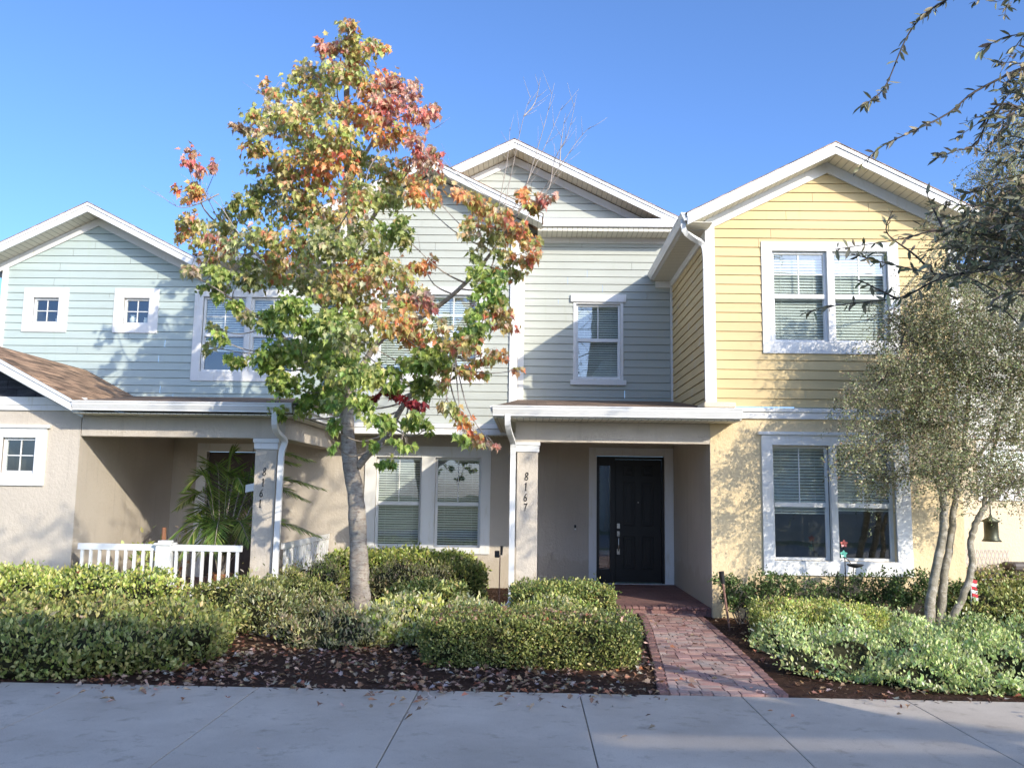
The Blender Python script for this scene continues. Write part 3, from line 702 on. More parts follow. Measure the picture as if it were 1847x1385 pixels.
mb = MB(); mb.box(.895, .935, YB-.03, YB-.001, 1.0, 1.11); bb = mb.build('doorbell', M['black'], sage, bevel=.005)
mb = MB(); mb.lathe((0, 0, 0), [(.014, 0), (.014, .006), (.001, .006)], 12); mb.v = [(.915+x, YB-.031-z, 1.03+y) for x, y, z in mb.v]; mb.build('button', M['white'], bb)
mb = MB(); mb.box(.895, .935, YB-.033, YB-.0301, 1.0, 1.055); mb.build('faceplate', M['steel'], bb)
mb = MB(); mb.box(.47, .60, YB-.045, YB-.001, .41, .56); mb.box(.485, .585, YB-.05, YB-.046, .425, .545); mb.build('outlet_cover', M['tan'], sage, bevel=.006)
mb = MB(); mb.box(.14, 2.835, 13.62, YB-.04, G-.2, 0); sl_ = mb.build('porch_slab', M['pave'], sage)
mb = MB()
xx = .15
while xx < 2.83:
    mb.box(xx, min(xx+.098, 2.832), 13.60, 13.82, -.035, .012+rnd.uniform(-.002, .002)); xx += .105
mb.build('bullnose_bricks', M['pave'], sl_, bevel=.012)
mb = MB(); mb.box(.15, 2.832, 13.625, 13.80, G-.1, -.036); mb.build('riser', M['conc'], sl_)

# ============================================================ YELLOW HOUSE
yel = thing('townhouse', (5, 17, G), 'pale yellow lap-sided townhouse on the right projecting forward with its own front gable', 'townhouse', 'row of attached townhouses')
YX0, YX1 = 2.84, 6.76
uw = (3.86, 5.70, 4.16, 5.64); dw = (3.80, 5.68, .75, 2.52)
def yel_x(z):
    if z <= 5.98: return (YX0, YX1)
    r = 7.08-z; return (max(YX0, 4.78-r/.5), min(YX1, 4.78+r/.5))
lap_wall(YY, 3.12, 7.0, yel_x, [uw], base=3.09).build('siding', M['yellow'], yel)
lap_wall(YX0, 3.12, 5.96, lambda z: (YY, YB), (), axis='y', base=3.12).build('side_siding', M['yellow'], yel)
mb = MB(); mb.box(YX0-.022, YX0+.10, YY-.05, YY-.001, 3.1, 6.1); mb.box(YX0-.05, YX0-.022, YY-.05, YY+.08, 3.1, 6.0); mb.box(YX0-.05, YX0-.001, YB-.10, YB-.052, 3.5, 6.0)
mb.box(YX1-.1, YX1+.02, YY-.05, YY-.001, 3.1, 6.1)
mb.box(YX0-.045, YX0-.001, YY+.08, YB-.1, 5.85, 5.98)
rake_trim(mb, YY, 4.78, 7.12, 1.98, .5, .16)
mb.box(YX0, YX1+.02, YY-.04, YY-.001, 2.93, 3.035); mb.box(YX0, YX1+.02, YY-.065, YY-.001, 3.038, 3.10); mb.build('corner_trim', M['trim'], yel, bevel=.003)
window(yel, YY, *uw, .17, .17, .19, .15, units=2, mull=.09, rail=4.905, grid=(2, 2), blind=1, label='upstairs double window with closed blinds', deep=.03, tilt=1.0)
mb = MB(); flat_wall(mb, YY, YX0, YX1-.04, G-.3, 3.1, [dw])
mb.quad((YX0, YY, G-.3), (YX0, YB, G-.3), (YX0, YB, 3.15), (YX0, YY, 3.15)); mb.quad((YX1-.04, YY, G-.3), (YX1-.04, 22, G-.3), (YX1-.04, 22, 3.15), (YX1-.04, YY, 3.15))
mb.quad((YX1, YY, 3.1), (YX1, 22, 3.1), (YX1, 22, 6.1), (YX1, YY, 6.1))
sw = mb.build('stucco_wall', M['cream'], yel)
mb = MB(); mb.box(YX0-.004, YX0, YY+.001, YB, G-.3, 2.75); mb.build('porch_side_wall', M['tan'], yel)
window(yel, YY, *dw, .17, .23, .22, .16, units=2, mull=.10, rail=1.60, grid=(2, 1), blind=(.60, .57), head=(.05, .05), label='ground floor double window with half raised blinds', deep=.09, tilt=.8)
yr = gable_roof(yel, 13.1, 20, 4.78, 7.27, 2.34, .5, YY, M['shx'])
mb = MB(); kgutter(mb, (2.46, 13.12, 6.13), (2.46, 16.95, 6.13), (-1, 0, 0), .13, .12); mb.box(2.44, 2.47, 13.14, 16.95, 5.99, 6.12); mb.build('gutter', M['gutter'], yr, bevel=.004); mb = MB(); kgutter(mb, (7.1, 13.12, 6.13), (7.1, 20, 6.13), (1, 0, 0), .13, .12)
mb.build('gutter', M['gutter'], yr, bevel=.004)
mb = MB(); mb.box(2.46, YX0-.001, 13.14, 16.95, 5.975, 5.985); mb.build('side_soffit', M['soffy'], yr)
mb = MB(); mb.prism([(2.46, 0, 5.97), (2.84, 0, 5.97), (2.84, 0, 6.13), (2.46, 0, 6.0)], (0, YY-.03, 0), (0, YY-.002, 0)); mb.box(2.50, YX0-.052, YB-.06, YB-.01, 5.84, 5.97); mb.build('eave_return', M['gutter'], yr)
mb = MB(); pipe_box(mb, bend([(2.39, 13.22, 6.04), (2.39, 13.22, 5.86), (2.55, 13.32, 5.78), (2.76, 13.45, 5.72), (2.785, 13.46, 5.5), (2.79, 13.45, 3.2), (2.79, 13.40, 3.12)], .09), .08, .06)
mb.build('downpipe', M['gutter'], yel)
mb = MB(); mb.box(2.64, 3.12, 12.98, 13.53, 3.045, 3.13); mb.build('splash_block', M['cream2'], yel, bevel=.02)

# ============================================================ FAR RIGHT HOUSE
far = thing('townhouse', (10, 17, G), 'cream stucco townhouse at the right edge, mostly hidden by the small-leaved tree', 'townhouse', 'row of attached townhouses')
mb = MB(); fw = (8.9, 10.1, 1.9, 2.7); flat_wall(mb, YB, 6.75, 16, G-.3, 3.0, [fw]); mb.build('stucco_wall', M['cream2'], far)
lap_wall(YB, 3.0, 6.2, lambda z: (7.05, 16), ()).build('siding', M['grey'], far)
mb = MB(); mb.box(6.8, 16, YB-.05, YB-.001, 2.9, 3.05); mb.build('band', M['trim'], far)
window(far, YB, *fw, .18, .18, .2, .15, grid=(2, 2), blind=.6)
mb = MB(); mb.prism([(0, 16.5, 6.2), (0, 21, 6.6), (0, 21, 6.64), (0, 16.5, 6.24)], (6.8, 0, 0), (16, 0, 0)); fr = mb.build('roof', M['shy'], far)
mb = MB(); kgutter(mb, (7.3, 16.5, 6.2), (16, 16.5, 6.2), (0, -1, 0)); mb.build('gutter', M['gutter'], fr)

# ============================================================ BUILDING ACROSS THE STREET (its shade lies on the front beds, the windows mirror it)
opp = thing('apartment_building', (10, -12, G), 'plain stucco building across the street behind the camera', 'building')
mb = MB(); mb.box(3.8, 16.6, -16, -9.4, G-.2, 8.6); mb.build('wall', M['farwall'], opp)
mb = MB(); mb.prism([(0, -17, 8.4), (0, -12.6, 11.9), (0, -8.9, 8.4), (0, -8.9, 8.6), (0, -12.6, 12.1), (0, -17, 8.6)], (3.5, 0, 0), (16.8, 0, 0)); mb.build('roof', M['shy'], opp)
for i in range(3):
    for z in (1.0, 3.9, 6.5):
        mb = MB(); x = 5+i*4; mb.box(x, x+1.6, -9.42, -9.36, z, z+1.4); wn = mb.build('window', M['trim'], opp)
        mb = MB(); mb.box(x+.12, x+1.48, -9.355, -9.34, z+.12, z+1.28); mb.build('pane', M['glass'], wn)

# ============================================================ VEGETATION
def bez(pts, n=10):
    P = [Vector(p) for p in pts]; Q = []
    for i in range(len(P)-1):
        p0, p1, p2, p3 = P[max(i-1, 0)], P[i], P[i+1], P[min(i+2, len(P)-1)]
        for k in range(n):
            t = k/n; Q.append(.5*((2*p1)+(-p0+p2)*t+(2*p0-5*p1+4*p2-p3)*t*t+(-p0+3*p1-3*p2+p3)*t**3))
    Q.append(P[-1]); return Q
def taper(n, a, b, p=1.0): return [a+(b-a)*(i/(n-1))**p for i in range(n)]

# ---- maple
PAL = dict(
 g=[(.24, .35, .07, 5), (.38, .46, .11, 4), (.14, .22, .05, 3), (.55, .55, .20, 3)],
 o=[(.28, .33, .09, 4), (.42, .44, .14, 4), (.17, .21, .06, 3), (.52, .36, .18, 1), (.60, .56, .34, 3)],
 m=[(.34, .38, .10, 5), (.62, .36, .16, 2), (.66, .20, .12, 2), (.72, .60, .38, 3), (.52, .53, .17, 5), (.19, .23, .06, 2)],
 k=[(.72, .27, .11, 4), (.66, .42, .16, 3), (.44, .46, .13, 5), (.68, .15, .10, 2), (.70, .58, .36, 2)],
 r=[(.62, .17, .14, 3), (.68, .32, .24, 3), (.62, .44, .32, 3), (.30, .26, .11, 2)],
 d=[(.26, .025, .03, 4), (.38, .04, .045, 2), (.14, .02, .025, 2)],
 p=[(.62, .46, .36, 3), (.55, .40, .24, 2), (.40, .34, .16, 2)])
MC = """480,200,40,25,m 430,235,30,14,p 470,262,35,28,m 520,212,45,36,m 572,192,40,30,m 600,240,45,40,m 560,262,40,34,o 655,200,40,34,k 700,196,42,30,r 750,195,34,26,r 775,212,14,14,r
695,245,42,28,k 745,258,24,12,r 650,282,40,34,o 600,300,45,38,k 540,312,45,38,m 490,312,38,28,m 465,342,26,26,o 700,302,42,28,m 750,290,32,20,r 790,285,15,32,r 770,322,28,22,k
560,140,45,30,m 610,130,40,30,m 660,135,45,30,k 715,150,40,25,r 500,160,30,18,m 640,90,45,28,m 590,95,30,20,r 680,85,25,20,k 630,50,28,20,m
342,285,18,20,r 360,308,12,12,r 392,300,9,24,r 335,348,22,15,k 368,345,22,20,k 350,398,26,24,m 328,420,14,16,k 400,400,34,26,o 440,372,28,26,o 380,450,40,26,m 403,428,26,22,r 450,432,42,32,o
352,480,24,14,o 400,492,28,16,g 450,492,46,26,o 500,480,38,32,m 346,486,12,10,p 384,520,26,16,g 408,548,26,16,g 440,572,22,16,o 482,582,34,20,g 388,592,18,14,o 378,625,12,12,o 396,612,14,12,g 430,642,22,18,g 470,652,28,22,g
520,370,48,44,o 580,370,48,44,m 640,360,44,38,m 700,360,42,28,o 750,352,36,20,k 788,360,18,14,k 540,440,48,44,m 600,440,48,44,o 660,440,42,38,o 712,412,26,28,g 738,436,24,20,o 765,480,22,22,k 600,520,48,42,m
650,500,48,38,k 700,490,42,32,m 738,520,30,22,m 560,520,38,38,o 530,572,38,34,g 600,590,48,38,g 660,560,46,38,m 700,582,38,32,k 640,605,46,32,o 738,560,36,26,k 740,600,32,26,k 780,592,26,20,m 768,545,22,18,r
830,355,32,18,k 868,372,28,18,k 860,410,26,26,m 900,392,30,26,k 950,362,30,20,k 984,352,16,14,r 930,420,36,26,k 962,450,20,26,k 882,450,30,30,o 920,480,34,26,m 880,500,30,26,g 900,530,26,22,g 868,550,28,26,g 890,580,30,22,m 850,592,34,26,g 912,560,14,16,k
828,622,34,26,m 870,640,28,16,k 905,642,20,12,k 934,668,8,8,k 790,642,38,26,g 820,682,30,20,m 760,652,38,26,g 855,668,22,14,k
500,640,40,30,g 560,640,46,34,g 604,650,44,36,g 520,690,40,26,g 580,700,40,26,g 642,680,38,28,g 700,680,36,24,g 690,710,24,16,d 735,722,26,15,d 762,702,26,26,g 497,738,18,20,g 560,732,28,16,g 602,722,28,18,g 655,728,26,18,g 692,760,30,18,g 742,752,26,18,g
800,735,24,20,m 830,762,24,17,k 862,785,22,15,k 886,802,9,9,r 838,792,14,10,g 602,775,14,20,g 604,802,10,12,g 722,800,24,10,g 700,832,18,13,g 668,800,12,10,g 770,772,16,10,g"""
maple = thing('maple_tree', at(648, 1112, 12.93), 'tall maple in red, orange and green autumn leaf standing before the middle house', 'tree')
trunk_px = [(652, 1125, .205), (650, 1085, .155), (647, 1000, .135), (642, 900, .125), (633, 840, .12), (626, 760, .10), (632, 690, .095), (640, 600, .088), (636, 500, .08), (634, 400, .072), (628, 300, .062), (625, 200, .05), (628, 110, .035), (632, 50, .015)]
tp = [at(u, v, 12.93) for u, v, r_ in trunk_px]; tp[0].z = G-.1
TP = bez(tp, 6); TR = []
for i in range(len(trunk_px)-1):
    for k in range(6): TR.append(trunk_px[i][2]+(trunk_px[i+1][2]-trunk_px[i][2])*k/6)
TR.append(.012)
TP = [p+Vector((rnd.uniform(-.008, .008), rnd.uniform(-.008, .008), 0)) for p in TP]
tm = MB(); tm.tube(TP, [r_*(1+.04*sin(i*1.3)) for i, r_ in enumerate(TR)], 14); trunk = tm.build('trunk', M['maplebark'], maple, smooth=True)
clumps = []
for tok in MC.split():
    u, v, rx, ry, pl = tok.split(','); u, v, rx, ry = map(float, (u, v, rx, ry))
    lim = 1.5*math.sqrt(max(.1, 1-((u-640)/380)**2))*(1 if v > 170 else .6)
    dy = rnd.uniform(-1.25*lim, lim*.2) if abs(u-640) < 120 else rnd.uniform(-1.2, .1)
    if u > 780 and v > 330: dy = rnd.uniform(-1.7, -.8)
    if u > 600 and v > 520: dy = rnd.uniform(-2.5, -1.2)
    c = at(u, v, 12.93+dy); sc = (12.93+dy)/F
    clumps.append((c, rx*sc, ry*sc, pl, u, v))
def crown_leaves(clumps, dens, size, tpl, pals):
    Ps, Us, Ns, Ss, Cs = [], [], [], [], []
    for c, rx, ry, pl, u, v in clumps:
        n = max(8, int(dens*rx*ry*(1.45 if pl == 'g' else 1))); sub = max(4, n//22)
        cen = rv(sub)*(rng.random((sub, 1))**.4)
        idx = rng.integers(0, sub, n)
        q = cen[idx]*.9 + rng.normal(0, .23, (n, 3))
        P = np.array(c)+q*np.array([rx*1.08, (rx+ry)*.62, ry*1.08])
        out = unit(q+rng.normal(0, .3, (n, 3)))
        U = unit(out*.5+np.array([0, 0, -.9])+rng.normal(0, .38, (n, 3)))
        Nn = unit(np.array([.35, -.7, .35])+out*.3+rng.normal(0, .6, (n, 3)))
        tint = np.array([palette(pals[pl], 1, .12)[0] for _ in range(sub)])
        col = (palette(pals[pl], n)*.72+tint[idx]*.28)*1.12
        Ps.append(P); Us.append(U); Ns.append(Nn); Ss.append(size*rng.uniform(.65, 1.25, n)); Cs.append(col)
    return [np.concatenate(a) for a in (Ps, Us, Ns, Ss, Cs)]
L_ = crown_leaves(clumps, 3100, .098, T_MAPLE, PAL)
# stray leaves on the long twigs
leaf_mesh('crown', M['leaf'], maple, L_[0], L_[1], L_[2], L_[3], L_[4], T_MAPLE)
print('maple leaves', len(L_[0]))
# limbs: a few big ones, then one branch from the nearest limb/trunk point to each clump
limbs = [[(645, 842, 12.93, .06), (665, 818, 12.85, .055), (700, 785, 12.5, .048), (722, 740, 12.1, .04), (760, 690, 11.6, .03), (820, 640, 11.2, .018)],
         [(636, 690, 12.93, .05), (690, 610, 12.8, .045), (780, 560, 12.4, .035), (850, 500, 12.1, .028), (905, 430, 11.9, .02), (950, 360, 11.8, .01)],
         [(638, 640, 12.93, .045), (590, 560, 13.1, .038), (520, 500, 13.2, .03), (440, 440, 13.2, .02), (370, 380, 13.2, .012), (340, 300, 13.2, .006)],
         [(628, 740, 12.93, .04), (570, 660, 12.7, .032), (500, 600, 12.6, .024), (420, 540, 12.6, .016), (330, 485, 12.6, .006)],
         [(636, 520, 12.93, .045), (600, 430, 12.6, .035), (560, 340, 12.4, .026), (520, 250, 12.4, .018), (480, 180, 12.4, .008)],
         [(636, 470, 12.93, .04), (680, 380, 13.2, .032), (730, 320, 13.4, .022), (775, 260, 13.4, .012)],
         [(630, 330, 12.93, .035), (670, 260, 12.8, .026), (710, 200, 12.8, .016), (740, 150, 12.8, .008)]]
anchors = [(p, r_) for p, r_ in zip(TP[24:], TR[24:])]
for lb in limbs:
    P = bez([at(u, v, y) for u, v, y, _ in lb], 6); R = [r_ for i in range(len(lb)-1) for r_ in [lb[i][3]+(lb[i+1][3]-lb[i][3])*k/6 for k in range(6)]]+[lb[-1][3]]
    MB().tube(P, R, 9).build('limb', M['maplebark'], maple, smooth=True); anchors += list(zip(P[3:], R[3:]))
bm_ = MB()
for c, rx, ry, pl, u, v in clumps:
    best = min(anchors, key=lambda a: (a[0]-c).length + (0 if a[0].z < c.z+.1 else .6)); a, ra = best
    mid = a.lerp(c, .5)+Vector((rnd.uniform(-.08, .08), rnd.uniform(-.08, .08), -.04-.06*(c-a).length)); P = bez([a, mid, c], 5)
    r0 = min(ra*.6, .016); bm_.tube(P, taper(len(P), r0, .004), 5)
    for k in range(5):
        e = c+Vector((rnd.uniform(-1, 1)*rx, rnd.uniform(-.6, .6)*rx, rnd.uniform(-.8, 1)*ry)); bm_.tube([P[-3], P[-3].lerp(e, .5)+Vector((0, 0, .02)), e], [.004, .003, .0015], 4)
bm_.build('branches', M['twig'], maple, smooth=True)
for px_ in ([(872, 540), (890, 470), (905, 400), (925, 300), (945, 210), (958, 172)], [(905, 430), (935, 380), (960, 300), (985, 215), (1000, 150)], [(915, 400), (950, 330), (985, 260), (1015, 190)],
            [(935, 420), (975, 350), (1010, 300), (1045, 250), (1066, 228)], [(895, 420), (900, 370), (915, 290), (920, 230)], [(960, 380), (990, 340), (1000, 290), (1025, 240), (1040, 170)],
            [(660, 330), (668, 300), (700, 260), (760, 240), (795, 228)], [(480, 480), (430, 420), (395, 370), (350, 330)], [(395, 350), (330, 375), (280, 345)], [(530, 270), (500, 200), (460, 160)], [(880, 520), (868, 560), (862, 600)],
            [(1010, 300), (1012, 260), (1020, 205)], [(945, 210), (965, 185), (975, 140)]):
    bt = MB(); P = bez([at(u, v, 12.1+rnd.uniform(-.1, .1)) for u, v in px_], 5); bt.tube(P, taper(len(P), .011, .002), 5)
    for k in range(2, len(P)-1, 2):
        d = (P[k+1]-P[k]).normalized(); e = P[k]+d*rnd.uniform(.12, .35)+Vector((rnd.choice((-1, 1))*rnd.uniform(.05, .2), rnd.uniform(-.1, .1), rnd.uniform(-.02, .1))); bt.tube([P[k], P[k].lerp(e, .5)+Vector((0, 0, -.01)), e], [.004, .003, .0015], 4)
    bt.build('bare_twig', M['twig'], maple, smooth=True)

# ---- small-leaved weeping holly on the right
PH = [(.25, .28, .12, 5), (.38, .40, .20, 4), (.14, .15, .08, 4), (.56, .50, .34, 3), (.34, .23, .15, 1), (.58, .54, .42, 1)]
holly = thing('holly_tree', at(1690, 1142, 12.34), 'many-stemmed grey tree with tiny drooping leaves beside the yellow house', 'tree')
hp = [[(1672, 1150, 12.3, .085), (1682, 1060, 12.3, .062), (1700, 960, 12.3, .055), (1702, 900, 12.3, .05), (1690, 860, 12.3, .04), (1685, 790, 12.2, .03), (1660, 700, 12.1, .02), (1620, 640, 12.0, .01)],
      [(1692, 1150, 12.4, .075), (1702, 1050, 12.4, .055), (1716, 960, 12.4, .048), (1722, 900, 12.4, .042), (1740, 800, 12.4, .034), (1750, 680, 12.4, .026), (1760, 560, 12.4, .016), (1765, 460, 12.4, .008)],
      [(1700, 1150, 12.35, .07), (1728, 1095, 12.25, .05), (1752, 1030, 12.2, .046), (1750, 980, 12.2, .042), (1762, 940, 12.2, .042), (1785, 905, 12.2, .034), (1815, 880, 12.2, .024), (1860, 845, 12.2, .02), (1900, 800, 12.1, .012)],
      [(1700, 895, 12.3, .035), (1725, 860, 12.2, .028), (1780, 800, 12.1, .022), (1820, 700, 12.0, .016), (1850, 560, 12.0, .008)],
      [(1775, 915, 12.2, .028), (1780, 860, 12.3, .024), (1800, 780, 12.4, .018), (1830, 660, 12.5, .012)]]
ha = []
for k, lb in enumerate(hp):
    pts = [at(u, v, y) for u, v, y, _ in lb]
    if k < 3: pts[0].z = G-.1
    P = bez(pts, 7); R = [r_ for i in range(len(lb)-1) for r_ in [lb[i][3]+(lb[i+1][3]-lb[i][3])*q/7 for q in range(7)]]+[lb[-1][3]]
    P = [p+Vector((rnd.uniform(-.012, .012), rnd.uniform(-.01, .01), 0)) for p in P]
    MB().tube(P, R, 10).build('trunk', M['yaupbark'], holly, smooth=True); ha += P[14:]
HC = """1640,700,70,50 1700,640,70,55 1760,560,60,55 1800,480,55,50 1838,420,45,50 1720,760,80,55 1800,700,80,70 1835,800,60,70 1600,790,50,40 1560,822,36,40 1592,868,30,34 1680,840,56,40 1750,850,56,42 1820,880,50,40 1640,590,40,40 1700,530,40,44
1800,330,50,55 1845,250,40,50 1870,600,50,70 1900,720,50,80 1900,480,50,70 1880,340,50,60 1560,730,30,30 1740,430,36,40 1610,660,36,40 1940,600,60,90 1800,600,60,50 1860,680,60,60 1780,420,50,40 1840,520,50,50 1740,680,60,50 1680,600,50,40 1660,760,50,40 1760,640,60,50"""
hc = []
for tok in HC.split():
    u, v, rx, ry = map(float, tok.split(',')); y = 12.2+rnd.uniform(-.75, .35); y = rnd.uniform(13.7, 14.6) if (u > 1775 and v < 570) else y; hc.append((at(u, v, y), rx*y/F, ry*y/F))
Ps, Us, Ns = [], [], []; tw = MB()
for c, rx, ry in hc:
    ntw = int((90+rx*ry*330)*(1 if c.x > 5.2 else .5))
    for k in range(ntw):
        a = c+Vector((rnd.gauss(0, .42)*rx, rnd.gauss(0, .5)*rx, rnd.gauss(.1, .5)*ry)); dirx = (rnd.random()-.6)*1.1
        ln = rnd.uniform(.3, .75); d = Vector((dirx, rnd.uniform(-.6, .6), rnd.uniform(.1, .7))).normalized()
        p = a.copy(); pts = [p.copy()]; seg = 7
        for q in range(seg):
            d = (d+Vector((0, 0, -.30))).normalized(); p = p+d*ln/seg; pts.append(p.copy())
        if k % 3 == 0: tw.tube(pts, taper(len(pts), .0045, .0012), 3, False)
        nl = int(ln*62)
        for q in range(nl):
            t = rnd.random()*(seg-.01); i = int(t); b = pts[i].lerp(pts[i+1], t-i); Ps.append((b.x+rnd.gauss(0, .02), b.y+rnd.gauss(0, .02), b.z+rnd.gauss(0, .02)))
for a in hc:
    p = a[0]; b = min(ha, key=lambda q: (q-p).length); P = bez([b, b.lerp(p, .5)+Vector((0, 0, .08)), p], 5); tw.tube(P, taper(len(P), .016, .005), 5)
tw.build('twigs', M['dtwig'], holly, smooth=True)
n = len(Ps); print('holly leaves', n)
leaf_mesh('crown', M['leaf'], holly, np.array(Ps), rv(n)+np.array([0, 0, -.2]), unit(rv(n)+np.array([.2, -.5, .5])), rng.uniform(.022, .042, n), palette(PH, n, .25), T_DIA)

# ---- evergreen oak: trunk beyond the right edge, boughs reaching into the picture
PO = [(.22, .21, .12, 5), (.32, .29, .18, 3), (.13, .13, .075, 3), (.46, .40, .27, 1)]
oak = thing('oak_tree', (5.4, 4.6, G), 'dark evergreen tree whose leathery leaved boughs hang in from the right edge', 'tree')
P = bez([(5.4, 4.6, G-.1), (5.35, 4.6, 1.5), (5.25, 4.7, 3.2), (5.0, 4.7, 5.0), (4.8, 4.8, 7.0)], 6); MB().tube(P, taper(len(P), .19, .05), 12).build('trunk', M['yaupbark'], oak, smooth=True)
OP, OU, ON, OS = [], [], [], []
ot = MB()
def twig(pts, r0, leafgap, size, sub=True):
    Q = bez(pts, 7); ot.tube(Q, taper(len(Q), r0, r0*.25), 5)
    L_t = sum((b-a).length for a, b in zip(Q, Q[1:])); n = int(L_t/leafgap); 
    for k in range(n):
        i = rnd.randrange(1, len(Q)-1); p = Q[i].lerp(Q[i+1], rnd.random()); t = (Q[i+1]-Q[i]).normalized()
        d = (t*.7+Vector((rnd.gauss(0, .6), rnd.gauss(0, .6), rnd.gauss(-.15, .6)))).normalized()
        OP.append(tuple(p)); OU.append(tuple(d)); ON.append((rnd.gauss(0, .6), rnd.gauss(-.2, .6), rnd.gauss(.5, .6))); OS.append(rnd.uniform(.6, 1.15)*size)
    return Q
OY = 4.3
for pts in ([(1850, 120), (1760, 165), (1710, 205), (1640, 240), (1590, 265), (1545, 305)], [(1900, 420), (1800, 425), (1700, 415), (1620, 432), (1505, 450)], [(1900, 440), (1780, 480), (1700, 495), (1600, 475), (1545, 461)],
            [(1900, 470), (1760, 490), (1690, 505), (1630, 535), (1560, 545), (1500, 552), (1455, 563)], [(1620, 540), (1580, 520), (1548, 505)], [(1850, 200), (1800, 190), (1760, 260), (1725, 272), (1690, 286)], [(1700, 410), (1680, 370), (1670, 345)],
            [(1960, -90), (1800, -40), (1690, 10), (1640, 60), (1600, 150), (1575, 178), (1555, 190)], [(1690, 500), (1650, 460), (1600, 420), (1610, 380)]):
    twig([at(u, v, OY+rnd.uniform(-.12, .12)) for u, v in pts], .007, .019, .060)
for u, v, r_, k in ((1790, 215, 55, 10), (1840, 190, 40, 8), (1790, 290, 30, 4), (1760, 400, 50, 14), (1800, 370, 55, 18), (1835, 330, 50, 14), (1740, 440, 45, 12), (1800, 450, 60, 18), (1845, 430, 60, 16), (1710, 400, 40, 8), (1700, 470, 36, 8), (1800, 520, 40, 6), (1850, 560, 50, 6), (1880, 300, 70, 14), (1900, 180, 60, 12), (1860, 90, 60, 9), (1790, 120, 50, 5), (1930, 420, 80, 12), (1830, 20, 60, 8)):
    for j in range(int(k*1.15)):
        e = at(u+rnd.gauss(0, r_*.55), v+rnd.gauss(0, r_*.55), OY+rnd.uniform(-.35, .45)); s_ = e+Vector((rnd.uniform(.12, .5), rnd.uniform(-.2, .2), rnd.uniform(-.12, .25)))
        twig([s_, s_.lerp(e, .5)+Vector((0, 0, .03)), e], .004, .015, .058)
for k in range(150):                      # the part of the crown outside the picture (it shades the beds)
    c = Vector((5.3+rnd.gauss(0, 1.1), 4.9+rnd.gauss(0, 1.2), 5.4+rnd.gauss(0, .95)))
    if c.x < 1.9+.55*max(0, c.y) and c.z < 6: c.x += 1.6
    if c.x > 6.9: continue
    for j in range(3):
        e = c+Vector((rnd.gauss(0, .3), rnd.gauss(0, .3), rnd.gauss(0, .25))); twig([c, c.lerp(e, .5)+Vector((0, 0, .04)), e], .005, .016, .07)
for k in range(110):                      # high boughs, above the picture: their thin shade reaches the fronts on the left
    c = Vector((rnd.uniform(1.5, 6.5), rnd.uniform(2.6, 5.2), rnd.uniform(6.3, 11.2)))
    for j in range(3):
        e = c+Vector((rnd.gauss(0, .35), rnd.gauss(0, .3), rnd.gauss(0, .3))); twig([c, c.lerp(e, .5)+Vector((0, 0, .05)), e], .008, .04, .08)
for k in range(26):  # more unseen leaves, added to cast blotches on the far-left wall
    c = Vector((rnd.gauss(1.15, .42), rnd.gauss(2.6, .3), rnd.gauss(6.55, .3)))
    for j in range(3):
        e = c+Vector((rnd.gauss(0, .25), rnd.gauss(0, .2), rnd.gauss(0, .2))); twig([c, c.lerp(e, .5)+Vector((0, 0, .03)), e], .006, .02, .08)
for e in ((1.1, 2.6, 6.5), (2.0, 3.6, 8.6), (3.2, 3.0, 9.8), (1.6, 4.4, 7.4), (5.0, 4.0, 11.0), (4.0, 5.0, 10.2), (6.6, 3.6, 9.6)):
    s_ = Vector((4.85, 4.8, 6.4)); P = bez([s_, s_.lerp(Vector(e), .5)+Vector((.1, 0, .35)), Vector(e)], 8); MB().tube(P, taper(len(P), .05, .012), 7).build('limb', M['yaupbark'], oak, smooth=True)
    for k in range(7):
        i = rnd.randrange(3, len(P)); f = P[i]+Vector((rnd.uniform(-.9, .9), rnd.uniform(-.5, .5), rnd.uniform(.1, .9))); ot.tube([P[i], P[i].lerp(f, .5)+Vector((0, 0, .1)), f], [.014, .009, .004], 5)
for e in ((3.3, 4.3, 3.6), (3.2, 4.3, 4.6), (4.2, 5.4, 5.6), (6.3, 5.2, 5.7), (5.0, 3.6, 5.5)):
    s_ = Vector((5.2, 4.7, e[2]-.9)); P = bez([s_, s_.lerp(Vector(e), .5)+Vector((0, 0, .15)), Vector(e)], 6); MB().tube(P, taper(len(P), .05, .015), 7).build('limb', M['yaupbark'], oak, smooth=True)
ot.build('twigs', M['dtwig'], oak, smooth=True)
n = len(OP); print('oak leaves', n)
leaf_mesh('crown', M['leafw'], oak, np.array(OP), np.array(OU), np.array(ON), np.array(OS), palette(PO, n, .2), T_LONG)

